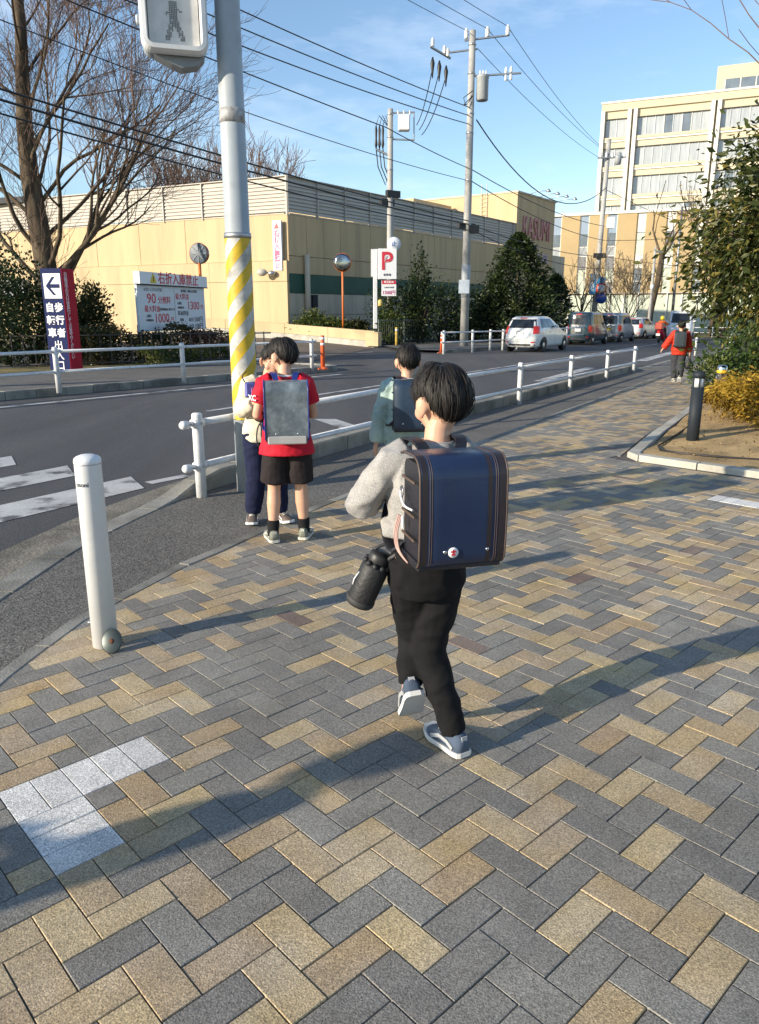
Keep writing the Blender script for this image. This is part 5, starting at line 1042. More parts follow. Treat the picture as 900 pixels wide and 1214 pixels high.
# ------------------------------------------------------------------ vehicles
def car(name, label, cat, loc, az, rings, W, colour, wheels, wr=.30, rear_win=(1.02, 1.40), side_win=None, tail='hatch', plate=M_PLATE, nexp=5.5, L=4.1, front=False):
    t = thing(name, label, cat, loc, R(-az)); zs = [r_[0] for r_ in rings]
    def S(z):
        for i in range(len(rings) - 1):
            if rings[i][0] <= z <= rings[i + 1][0]:
                f = (z - rings[i][0]) / (rings[i + 1][0] - rings[i][0]); return [rings[i][k] + (rings[i + 1][k] - rings[i][k]) * f for k in (1, 2, 3)]
        return rings[-1][1:4]
    def fine():
        out = []
        for a, b_ in zip(rings, rings[1:]):
            for k in range(3): out.append(a[0] + (b_[0] - a[0]) * k / 3)
        return out + [rings[-1][0]]
    def ringpts(z, n=44):
        yr, yf, w = S(z); yc, hy = (yr + yf) / 2, (yf - yr) / 2; P = []
        for k in range(n):
            a = 2 * math.pi * k / n; c, s = math.cos(a), math.sin(a); e = 2 / nexp; P.append(Vector((w * math.copysign(abs(c) ** e, c), yc + hy * math.copysign(abs(s) ** e, s), z)))
        return P
    body = MB().loft([ringpts(z) for z in fine()]).build('body', colour, t)
    def rear(x, z, o=.012, s=-1):
        yr, yf, w = S(z); yc, hy = (yr + yf) / 2, (yf - yr) / 2; return Vector((x, yc + s * (hy * max(0, 1 - (abs(x) / w) ** nexp) ** (1 / nexp) + o), z))
    def side(y, z, s, o=.012):
        yr, yf, w = S(z); yc, hy = (yr + yf) / 2, (yf - yr) / 2; return Vector((s * (w * max(0, 1 - min(1, abs(y - yc) / hy) ** nexp) ** (1 / nexp) + o), y, z))
    def patch(name_, fn, us, vs__, m, par=t):
        P = [fn(u, v) for v in vs__ for u in us]; n = len(us); F_ = [(j * n + i, j * n + i + 1, (j + 1) * n + i + 1, (j + 1) * n + i) for j in range(len(vs__) - 1) for i in range(n - 1)]; mb = MB(); mb.add(P, F_, 0, True); return mb.build(name_, m, par)
    lin = lambda a, b_, n: [a + (b_ - a) * k / (n - 1) for k in range(n)]
    z0, z1 = rear_win; wt = S((z0 + z1) / 2)[2]
    patch('rear_window', lambda u, v: rear(u * S(v)[2], v), lin(-.84, .84, 9), lin(z0, z1, 5), M_CGLASS)
    patch('windscreen', lambda u, v: rear(u * S(v)[2], v, .012, 1), lin(-.86, .86, 9), lin(z0 - .02, z1 + .02, 5), M_CGLASS)
    for s in (-1, 1):
        for (a0, a1) in side_win:
            patch('side_window', lambda u, v: side(S(v)[0] + (S(v)[1] - S(v)[0]) * u, v, s), lin(a0, a1, 6), lin(z0 + .01, z1 + .02, 4), M_CGLASS)
        patch('door_seam', lambda u, v: side(u, v, s, .004), [-.05, -.035], lin(.4, z0, 4), M_BLKP); hd = side(.0 - .55, .86, s, .015); MB().box(hd, (.03, .18, .03), bev=.008).build('door_handle', colour, t)
        mi = MB().ell(side(S(z0)[1] - 1.0 if tail == 'hatch' else S(z0)[1] - .35, z0 + .05, s, .12), (.10, .06, .08)).build('wing_mirror', colour, t)
        if not front:
            if tail == 'hatch': tl = patch('tail_lamp', lambda u, v: rear(s * u * S(v)[2], v, .016), lin(.70, .985, 6), lin(.80, 1.12, 4), M_TAIL)
            elif tail == 'van': tl = patch('tail_lamp', lambda u, v: rear(s * u * S(v)[2], v, .016), lin(.80, .985, 5), lin(.70, 1.05, 4), M_TAIL)
            patch('tail_lamp', lambda u, v: side(S(v)[0] + u, v, s, .016), lin(.06, .22, 4), lin(.82, 1.06, 3), M_TAIL)
            patch('reflector', lambda u, v: rear(s * u * S(v)[2], v, .014), lin(.62, .8, 3), lin(.42, .47, 2), M_TAIL)
        else:
            patch('headlamp', lambda u, v: rear(s * u * S(v)[2], v, .016, 1), lin(.62, .93, 5), lin(.72, .92, 3), M_TAILW)
        for y in wheels:
            w_ = MB().lathe([(wr * .62, -.1), (wr * .95, -.105), (wr, -.07), (wr, .07), (wr * .95, .105), (wr * .62, .1)], 22, c=(s * (W / 2 - .11), y, wr), M=Matrix.Rotation(R(90), 4, 'Y')).build('wheel', M_TYRE, t)
            MB().lathe([(wr * .63, .06), (wr * .55, .095), (wr * .2, .108), (.01, .11)], 16, c=(s * (W / 2 - .11), y, wr), M=Matrix.Rotation(R(90) * s, 4, 'Y')).build('rim', M_RIM, w_)
            patch('wheel_arch', lambda u, v: side(y + (wr + .03 + .045 * v) * math.cos(u), wr + (wr + .03 + .045 * v) * math.sin(u), s, .006), lin(.05, math.pi - .05, 12), [-1.6, 1], M_BLKP)
    zp = .78 if tail == 'hatch' else .82
    sgn = 1 if front else -1; pl = rear(0, zp, .03, sgn); MB().box(pl, (.33, .02, .165), bev=.006).build('number_plate', plate, t)
    if not front:
        MB().box(rear(0, zp + .14, .025), (.5, .03, .04), bev=.01).build('plate_garnish', M_RIM if tail == 'van' else colour, t); patch('high_brake_lamp', lambda u, v: rear(u, v, .02), lin(-.16, .16, 4), lin(z1 + .03, z1 + .075, 2), M_TAIL)
        patch('bumper_trim', lambda u, v: rear(u * S(v)[2], v, .014), lin(-.8, .8, 7), lin(.30, .37, 2), M_BLKP); MB().tube([rear(.0, z0 + .02, .03), rear(.28, z0 + .1, .035)], .01, 5).build('wiper', M_BLKP, t)
        MB().ell(rear(0, z0 - .1, .015), (.05, .012, .04), 10, 6).build('badge', M_RIM, t)
    else: patch('grille', lambda u, v: rear(u * S(v)[2], v, .014, 1), lin(-.5, .5, 4), lin(.55, .68, 2), M_BLKP)
    return t
CP = lambda n, c, r=.25, mtl=0.0: mat(n, c, r, mtl, var=.02, coat=.8)
HATCH = [(.22, -1.93, 1.93, .76), (.30, -2.02, 2.02, .83), (.55, -2.06, 2.06, .845), (.76, -2.04, 1.98, .845), (.92, -1.99, 1.30, .835), (1.02, -1.93, 1.02, .81), (1.30, -1.76, .42, .72), (1.44, -1.64, .10, .655), (1.51, -1.45, -.15, .56), (1.53, -1.1, -.35, .42)]
KVAN = [(.22, -1.62, 1.62, .66), (.30, -1.69, 1.69, .72), (.55, -1.70, 1.70, .74), (.85, -1.69, 1.66, .74), (1.0, -1.68, 1.25, .735), (1.1, -1.67, 1.10, .73), (1.5, -1.63, .78, .69), (1.68, -1.59, .62, .66), (1.76, -1.52, .5, .61), (1.79, -1.3, .3, .5)]
BIGVAN = [(.25, -2.2, 2.2, .76), (.34, -2.3, 2.3, .83), (.6, -2.33, 2.32, .85), (.9, -2.33, 2.26, .85), (1.1, -2.32, 2.05, .845), (1.2, -2.3, 1.95, .84), (1.7, -2.26, 1.55, .79), (1.88, -2.2, 1.38, .75), (1.97, -2.1, 1.2, .66), (1.99, -1.9, 1.0, .55)]
def cpos(px, Y, az, half): p = gp(px, Y); d = azd(az); return Vector((p.x, p.y, 0)) + d * half + Vector((0, 0, gz(Y + half * .8) + .002))
car('parked_car', 'white hatchback with lit tail lamps, nearest of the queued cars', 'car', cpos(616, 33.6, 33, 2.05), 33, HATCH, 1.69, CP('white_car', (.72, .72, .70)), (-1.28, 1.3), .30, (1.04, 1.40), [(.14, .42), (.44, .72)], 'hatch')
car('dark_van', 'dark teal boxy van right behind the white hatchback in queue', 'van', cpos(685, 43.0, 33, 1.7), 33, KVAN, 1.48, CP('teal_car', (.014, .036, .050)), (-1.2, 1.22), .28, (1.12, 1.62), [(.05, .36), (.38, .64), (.66, .82)], 'van')
car('silver_van', 'silver boxy van with yellow number plate in the queue', 'van', cpos(721, 48.0, 34, 1.7), 34, KVAN, 1.48, CP('silver_car', (.34, .36, .38), .3, .4), (-1.2, 1.22), .28, (1.12, 1.60), [(.05, .36), (.38, .64), (.66, .82)], 'van', M_PLATEY)
car('small_car', 'pale silver hatchback at the front of the queue', 'car', cpos(747, 55, 36, 2.0), 36, HATCH, 1.69, CP('pale_car', (.55, .57, .60), .3, .2), (-1.28, 1.3), .30, (1.04, 1.40), [(.14, .42), (.44, .72)], 'hatch')
car('white_van', 'white van coming towards the camera beyond the red jacket child', 'van', cpos(808, 55, 203, 2.3), 203, BIGVAN, 1.7, CP('white_car', (.72, .72, .70)), (-1.5, 1.5), .32, (1.24, 1.80), [(.06, .3), (.33, .58), (.62, .8)], 'van', front=True)
# scooter with rider
sc = thing('scooter', 'red and black delivery scooter ridden away beside the white van', 'scooter', cpos(785, 47.5, 33, 0), R(-33))
for y in (-.6, .62):
    w_ = MB().lathe([(.16, -.05), (.24, -.05), (.26, 0), (.24, .05), (.16, .05)], 18, c=(0, y, .26), M=Matrix.Rotation(R(90), 4, 'Y')).build('wheel', M_TYRE, sc); MB().lathe([(.01, -.03), (.16, -.03), (.16, .03), (.01, .03)], 14, c=(0, y, .26), M=Matrix.Rotation(R(90), 4, 'Y')).build('rim', M_RIM, w_)
MB().loft([[Vector((x * w, y, z + zz_ * .1)) for x, zz_ in ((-1, 0), (-.7, 2.2), (.7, 2.2), (1, 0), (.6, -2), (-.6, -2))] for y, w, z in ((-.85, .10, .68), (-.5, .17, .62), (0, .16, .48), (.25, .12, .32))]).build('body', M_REDS, sc)
MB().loft([[Vector((x * w, y, z)) for x, z in ((-1, .3), (-.8, .95), (.8, .95), (1, .3))] for y, w in ((.30, .20), (.45, .12))]).build('leg_shield', M_REDS, sc)
MB().box((0, -.25, .80), (.28, .7, .12), bev=.05).build('seat', M_BLKP, sc); MB().box((0, -.80, 1.0), (.42, .42, .40), bev=.04).build('cargo_box', mat('red_box', (.45, .06, .03), .4), sc); MB().tube([(-.32, .35, 1.08), (0, .48, 1.02), (.32, .35, 1.08)], .018, 6).build('handlebar', M_BLKP, sc); MB().box((0, -.95, .62), (.14, .06, .1)).build('tail_lamp', M_TAIL, sc); MB().box((0, -.97, .5), (.22, .02, .13)).build('number_plate', M_PLATE, sc)
for s in (-1, 1): MB().tube([(s * .3, .36, 1.08), (s * .36, .40, 1.3)], .01, 5).build('mirror_stalk', M_BLKP, sc)
# ------------------------------------------------------------------ people
M_SKIN = mat('skin', (.58, .335, .225), .5, var=.07, scale=14, spec=.4, fine=.03, fscale=200)
M_HAIR = mat('black_hair', (.016, .0135, .012), .56, var=.45, scale=60, spec=.28, stretch=(1, 1, .35)); M_EYE = mat('eye_dark', (.015, .01, .008), .1); M_LIP = mat('lip', (.42, .17, .14), .5); M_EYEW = mat('eye_white', (.75, .73, .7), .3)
def cloth(name, col, var=.10, weave=.10, col2=None, rough=.9, fs=420): return mat(name, col, rough, var=var, scale=11, bump=.25, bscale=260, fine=weave, fscale=fs, spec=.2, col2=col2, c2scale=6)
def lerp_tab(tab, x):
    for (a, b_), (c, d) in zip(tab, tab[1:]):
        if a <= x <= c: return b_ + (d - b_) * (x - a) / (c - a)
    return tab[-1][1]
HAIRLINE = [(0, 74), (35, 78), (62, 93), (80, 96), (97, 84), (114, 110), (140, 128), (180, 134)]
def hair_mesh(nstr, seed, fr=(.079, .096, .095), line=HAIRLINE, lift=.011):
    rg = random.Random(seed); mb = MB(); nphi, nth = 56, 12
    def pt(phi, th, k=1.0): return Vector((fr[0] * k * math.sin(th) * math.sin(phi), fr[1] * k * math.sin(th) * math.cos(phi) - .004, fr[2] * k * math.cos(th)))
    def shape(phi, t): g = min(1, max(0, (abs(math.degrees(phi)) - 45) / 55)); return 1.035 + .028 * noise.noise(Vector((math.sin(phi) * 2.2 * t + seed, math.cos(phi) * 2.2 * t, seed * .7))) - (.03 + .085 * g) * min(1.1, t) ** 2.4
    P = []; F = []
    for i in range(nphi):
        phi = -math.pi + 2 * math.pi * i / nphi; lim = R(lerp_tab(line, abs(math.degrees(phi)))) * (.97 + .05 * noise.noise(Vector((phi * 5, seed, 0))) + .04 * noise.noise(Vector((phi * 17, seed, 3))))
        for k in range(nth + 1): P.append(pt(phi, lim * k / nth, shape(phi, k / nth)))
    for i in range(nphi):
        for k in range(nth): F.append((i * (nth + 1) + k, i * (nth + 1) + k + 1, ((i + 1) % nphi) * (nth + 1) + k + 1, ((i + 1) % nphi) * (nth + 1) + k))
    mb.add(P, F, 0, True)
    for s in range(nstr):                    # locks combed outwards from the whorl
        phi = rg.uniform(-math.pi, math.pi); lim = R(lerp_tab(line, abs(math.degrees(phi)))); t0 = rg.uniform(.0, .65); t1 = min(1.07, t0 + rg.uniform(.3, .6)); t1 = t1 if rg.random() < .6 else rg.uniform(.92, 1.10); w = rg.uniform(.0016, .0050); n = 6; tw = rg.gauss(0, .45); hl = rg.uniform(.1, 1.0) * lift; Pv = []
        if s % 14 == 0: hl *= 1.9; w *= .35; t1 = min(1.14, t1 + .06)
        for k in range(n + 1):
            f = k / n; th = lim * (t0 + (t1 - t0) * f); ph = phi + tw * (f - .5) * (1.2 - .9 * f) / max(.35, math.sin(th)) * .35 + .25 * math.sin(th * 2 + s) * .15
            kk = shape(phi, t0 + (t1 - t0) * f) + (hl * math.sin(math.pi * min(1, f * .8)) + .0012) / .09; c = pt(ph, th, kk); ww = w * (1 - .85 * f ** 3) / max(.03, fr[0] * math.sin(max(th, .15))); a = pt(ph - ww, th, kk); b_ = pt(ph + ww, th, kk); Pv += [a, c * (1 + .0016 / .09), b_]
        o = [(k * 3 + j, k * 3 + j + 1, k * 3 + j + 4, k * 3 + j + 3) for k in range(n) for j in (0, 1)]; mb.add(Pv, o, 0, True)
    return mb
def fold_mesh(me, amp, k=(9, 9, 14), seed=0.0, thresh=None):
    n = len(me.vertices); co = np.empty(n * 3, np.float32); me.vertices.foreach_get('co', co); co = co.reshape(-1, 3); no = np.empty(n * 3, np.float32); me.vertices.foreach_get('normal', no); no = no.reshape(-1, 3); d = np.empty(n)
    for i in range(n):
        x, y, z = co[i]; w = noise.noise(Vector((x * 5 + seed, y * 5, z * 5))); a = 1 - abs(noise.noise(Vector((x * k[0] + seed + w, y * k[1] - w, z * k[2] + .8 * w)))) * 2.2; b_ = noise.noise(Vector((x * 31 + seed, y * 31, z * 40))); d[i] = a * amp * .75 + b_ * amp * .3
    co += no * d[:, None].astype(np.float32); me.vertices.foreach_set('co', co.ravel()); me.update()
def ribbon(mb, pts, wdir, w, th):
    pts = [Vector(p) for p in pts]; P = []
    for i, p in enumerate(pts):
        d = (pts[min(i + 1, len(pts) - 1)] - pts[max(0, i - 1)]).normalized(); s = Vector(wdir); s = (s - d * s.dot(d)).normalized(); n = d.cross(s); P.append([p + s * w / 2 - n * th / 2, p + s * w / 2 + n * th / 2, p - s * w / 2 + n * th / 2, p - s * w / 2 - n * th / 2])
    mb.loft(P, smooth=False); return mb
def smooth_path(pts, n=6):
    P = [Vector(p) for p in pts]; out = []
    for i in range(len(P) - 1):
        p0, p1, p2, p3 = P[max(i - 1, 0)], P[i], P[i + 1], P[min(i + 2, len(P) - 1)]
        for k in range(n): t = k / n; out.append(.5 * ((2 * p1) + (p2 - p0) * t + (2 * p0 - 5 * p1 + 4 * p2 - p3) * t * t + (3 * p1 - p0 - 3 * p2 + p3) * t ** 3))
    return out + [P[-1]]
def hand(mb, w, d, pn, side, curl=.5):
    """palm and five fingers: w wrist, d direction, pn palm normal"""
    d = Vector(d).normalized(); pn = Vector(pn); pn = (pn - d * pn.dot(d)).normalized(); s = d.cross(pn) * side
    mb.loft([[w + d * l + s * (a * wd + off) + pn * (b_ * th) for a, b_ in ((1, .4), (.6, 1), (-.6, 1), (-1, .4), (-1, -.4), (-.6, -1), (.6, -1), (1, -.4))] for l, wd, th, off in ((-.015, .020, .016, 0), (.012, .024, .014, 0), (.04, .031, .013, 0), (.065, .031, .011, 0), (.072, .027, .008, 0))])
    for k, (o, L_) in enumerate(((-.024, .046), (-.008, .055), (.008, .052), (.023, .042))):
        a = w + d * .064 + s * o; c = R(45) * curl; d1 = d * math.cos(c) + pn * math.sin(c); d2 = d * math.cos(2.1 * c) + pn * math.sin(2.1 * c); d3 = d * math.cos(3 * c) + pn * math.sin(3 * c); mb.tube([a - d * .01, a + d1 * L_ * .42, a + d1 * L_ * .42 + d2 * L_ * .33, a + d1 * L_ * .42 + d2 * L_ * .33 + d3 * L_ * .25], [.0075, .0072, .0066, .005], 8)
    a = w + d * .018 - s * .024; t1 = (d * .6 - s * .65 + pn * .35).normalized(); t2 = (d * .85 - s * .15 + pn * .4).normalized(); mb.tube([a + s * .008, a + t1 * .024, a + t1 * .024 + t2 * .024], [.0095, .0085, .006], 8)
def shoe(parent, ankle, toe, up, m, msole, size=1.0, accents=None):
    ankle = Vector(ankle); f = Vector(toe).normalized(); u = Vector(up); u = (u - f * u.dot(f)).normalized(); s = f.cross(u); o = ankle - u * .068
    tab = ((-.058, .014, .062), (-.052, .026, .075), (-.03, .032, .084), (.0, .033, .086), (.03, .034, .074), (.06, .037, .058), (.09, .040, .048), (.115, .037, .041), (.135, .028, .035), (.147, .014, .028)); rings = []; sr = []
    for l, w, h in tab:
        l *= size; P = []
        for k in range(14):
            a = math.pi * 2 * k / 14; x = math.copysign(abs(math.cos(a)) ** .75, math.cos(a)) * w; z = .018 + (h - .018) * (.5 + .5 * math.sin(a)) if math.sin(a) > -.2 else .014; z = .016 + (h - .016) * max(0, math.sin(a)) ** .6; P.append(o + f * l + s * x + u * z)
        rings.append(P); lift = .0 if l < .09 else (l - .09) * .25
        sr.append([o + f * (l * 1.04) + s * (x * (w + .005)) + u * (z + lift) for x, z in ((1, .003), (1.04, .012), (1.0, .021), (-1.0, .021), (-1.04, .012), (-1, .003))])
    sh = MB().loft(rings).build('shoe', m, parent); MB().loft(sr, smooth=False).build('sole', msole, sh)
    if accents:
        for sg in (-1, 1):
            mb = MB(); ribbon(mb, [o + f * .085 * size + s * sg * .041 + u * .030, o + f * .04 * size + s * sg * .0385 + u * .050, o + f * .0 + s * sg * .035 + u * .045, o - f * .03 * size + s * sg * .034 + u * .030], u, .014, .003); mb.build('side_stripe', accents, sh)
        mb = MB()
        for l in (.035, .05, .065): mb.tube([o + f * l * size + s * .02 + u * (.082 - l * .35), o + f * (l + .004) * size + u * (.089 - l * .36), o + f * l * size - s * .02 + u * (.082 - l * .35)], .003, 5)
        mb.build('laces', accents, sh); mb = MB(); ribbon(mb, [o - f * .056 * size + u * .03, o - f * .054 * size + u * .078], s, .022, .004); mb.build('heel_tab', accents, sh)
    return sh
def person(label, loc, az, J, wear, hair_n=500, seed=1, scale=1.0, head_yaw=0.0, head_pitch=0.0, vox=.0065, hand_l=None, hand_r=None):
    t = thing('person', label, 'person', loc, R(-az)); t.scale = (scale,) * 3
    V = {k: Vector(v) for k, v in J.items()}
    HM = Matrix.Translation(V['head']) @ Matrix.Rotation(R(head_yaw), 4, 'Z') @ Matrix.Rotation(R(head_pitch), 4, 'X')
    hp = lambda x, y, z: HM @ Vector((x, y, z)); H3 = HM.to_3x3().to_4x4()
    b = MB()
    b.ell(HM @ Vector((0, -.004, 0)), (.0755, .091, .090), 20, 14, M=H3); b.ell(hp(0, .022, -.052), (.057, .062, .062), 16, 10, M=H3); b.ell(hp(0, .055, -.092), (.026, .024, .020), 12, 8, M=H3)
    for s in (-1, 1):
        b.ell(hp(s * .044, .045, -.048), (.024, .030, .026), 10, 8, M=H3)
        EM = (HM.to_3x3() @ Matrix.Rotation(R(s * -30), 3, 'Z')).to_4x4()
        b.ell(hp(s * .086, -.012, -.024), (.0085, .022, .032), 12, 8, M=EM); b.ell(hp(s * .083, -.006, -.052), (.008, .011, .012), 8, 6, M=EM)
    b.ell(hp(0, .088, -.030), (.010, .016, .013), 10, 8, M=H3); b.tube([hp(0, .083, .004), hp(0, .096, -.028)], [.006, .010], 8)
    b.tube([V['neck'] + Vector((0, -.005, -.04)), V['neck'].lerp(V['head'], .35), V['head'] + HM.to_3x3() @ Vector((0, -.018, -.045))], [.046, .041, .044], 14)
    up = (V['neck'] - V['pelvis']); lat = (V['sh_r'] - V['sh_l']).normalized()
    def torso(mb, off, z0=-.04, loose=0.0, top=True):
        rows = [(-.06, .105, .078), (0, .118, .083), (.1, .122, .083), (.22, .112, .078), (.40, .108, .075), (.6, .120, .080), (.78, .128, .082), (.9, .120, .072), (.97, .085, .056), (1.03, .05, .045)]; rings = []
        for f, rx, ry in rows:
            if f < z0: continue
            c = V['pelvis'] + up * f; k = off + loose * max(0, 1 - f); rings.append([c + lat * ((rx + k) * math.cos(a)) + Vector((0, 1, 0)) * ((ry + k) * math.sin(a)) for a in [2 * math.pi * q / 24 for q in range(24)]])
        mb.loft(rings); return mb
    torso(b, 0)
    for s in 'lr':
        sh, el, wr = V['sh_' + s], V['el_' + s], V['wr_' + s]; b.tube([sh.lerp(V['neck'], .3), sh, sh.lerp(el, .35), el.lerp(sh, .12), el, el.lerp(wr, .25), wr.lerp(el, .2), wr], [.046, .041, .037, .031, .030, .031, .024, .020], 12)
        hd, pn = (hand_l if s == 'l' else hand_r) or ((wr - el), Vector((1 if s == 'l' else -1, .2, 0))); hand(b, wr, hd, pn, 1 if s == 'l' else -1)
        hi, kn, an = V['hip_' + s], V['kn_' + s], V['an_' + s]; b.tube([hi + Vector((0, 0, .04)), hi, hi.lerp(kn, .4), kn.lerp(hi, .12), kn, kn.lerp(an, .15), kn.lerp(an, .35), kn.lerp(an, .75), an, an - (kn - an).normalized() * .03], [.060, .062, .056, .045, .042, .043, .046, .033, .028, .029], 14)
    me = remeshed(b, vox, 3, 'body'); me.materials.append(M_SKIN); body = link('body', me, t)
    hr = hair_mesh(hair_n, seed).build('hair', wear.get('hair', M_HAIR), t, fixn=False); hr.matrix_local = HM
    for s in (-1, 1):
        ew = MB().ell(hp(s * .031, .0785, -.006), (.012, .007, .0055), 10, 6, M=H3).build('eye', M_EYEW, t); MB().ell(hp(s * .031, .0835, -.006), (.0055, .003, .0052), 8, 6, M=H3).build('iris', M_EYE, ew); MB().tube([hp(s * .018, .087, .012), hp(s * .032, .086, .016), hp(s * .046, .075, .012)], [.0018, .0024, .0012], 5).build('eyebrow', M_HAIR, t)
    MB().tube([hp(-.018, .083, -.066), hp(0, .089, -.067), hp(.018, .083, -.066)], [.0015, .0038, .0015], 6).build('mouth', M_LIP, t)
    # upper garment
    g = wear['top']; mb = MB(); torso(mb, g.get('off', .016), g.get('z0', -.14), g.get('loose', .01)); sl = g.get('sleeve', 1.0); rr = g.get('rs', (.056, .052, .046, .043))
    hem = g.get('hem', .60); c = V['pelvis']; mb.loft([[Vector((c.x, c.y, z)) + lat * (rx * math.cos(a)) + Vector((0, 1, 0)) * (ry * math.sin(a)) for a in [2 * math.pi * q / 24 for q in range(24)]] for z, rx, ry in ((hem, .137 + g.get('hemr', 0) + g.get('loose', .01), .100 + g.get('hemr', 0) + g.get('loose', .01)), (max(c.z + .02, hem + .05), .139 + g.get('loose', .01), .102 + g.get('loose', .01)))])
    for s in 'lr':
        sh, el, wr = V['sh_' + s], V['el_' + s], V['wr_' + s]
        if sl > .9: mb.tube([sh.lerp(V['neck'], .35), sh, sh.lerp(el, .4), el.lerp(sh, .15), el, el.lerp(wr, .25), wr.lerp(el, .22), wr.lerp(el, .06)], [rr[0], rr[0], rr[1], rr[1], rr[1], rr[2], rr[2], rr[3]], 14)
        else: mb.tube([sh.lerp(V['neck'], .35), sh, sh.lerp(el, .4), sh.lerp(el, sl)], [rr[0], rr[0], rr[1], rr[1] * 1.05], 14)
    me = remeshed(mb, max(.007, vox * 1.1), 4, 'top'); fold_mesh(me, g.get('fold', .005), g.get('k', (8, 8, 13)), seed * 3.7); me.materials.append(g['m']); top = link(g['name'], me, t)
    if 'collar' in g:
        cn = V['neck']; MB().loft([[cn + Vector((r_ * math.cos(a), r_ * .95 * math.sin(a) - .006 + dz * .2, dz)) for a in [2 * math.pi * q / 20 for q in range(20)]] for r_, dz in ((.066, -.022), (.062, .008), (.055, .022), (.050, .020))], caps=False).build('collar', g['collar'], top)
    # trousers or shorts
    g = wear['legs']; mb = MB(); hi0 = V['pelvis']; mb.loft([[hi0 + Vector((0, 0, dz)) + lat * (rx * g.get('hw', 1) * math.cos(a)) + Vector((0, 1, 0)) * (ry * math.sin(a)) for a in [2 * math.pi * q / 24 for q in range(24)]] for dz, rx, ry in ((g.get('waist', .06), .124, .092), (.0, .132, .098), (-.06, .136, .098), (-.10, .120, .088))])
    f = g.get('len', 1.0); rw = g.get('r', (.082, .072, .062, .058, .050))
    for s in 'lr':
        hi, kn, an = V['hip_' + s], V['kn_' + s], V['an_' + s]
        if f >= .9: mb.tube([hi + Vector((0, 0, .05)), hi, hi.lerp(kn, .5), kn, kn.lerp(an, .5), an.lerp(kn, .12), an.lerp(kn, .02)], [rw[0], rw[0], rw[1], rw[2], rw[3], rw[4], rw[4] * .92], 16)
        else: mb.tube([hi + Vector((0, 0, .05)), hi, hi.lerp(kn, .5), hi.lerp(kn, f)], [rw[0], rw[0], rw[0] * 1.0, rw[0] * 1.02], 16)
    me = remeshed(mb, max(.007, vox * 1.1), 4, 'legs'); fold_mesh(me, g.get('fold', .004), g.get('k', (9, 9, 16)), seed * 1.3 + 5); me.materials.append(g['m']); link(g['name'], me, t)
    if 'socks' in wear:
        for s in 'lr': kn, an = V['kn_' + s], V['an_' + s]; MB().tube([an.lerp(kn, .26), an.lerp(kn, .22), an, an + (an - kn).normalized() * .03], [.040, .041, .037, .038], 14).build('sock', wear['socks'], t)
    w = wear['shoes']
    for s in 'lr':
        toe = V.get('toe_' + s, Vector((0, 1, 0))); upv = V.get('up_' + s, Vector((0, 0, 1))); shoe(t, V['an_' + s], toe, upv, w[0], w[1], 1.0, w[2] if len(w) > 2 else None)
    return t, V, HM
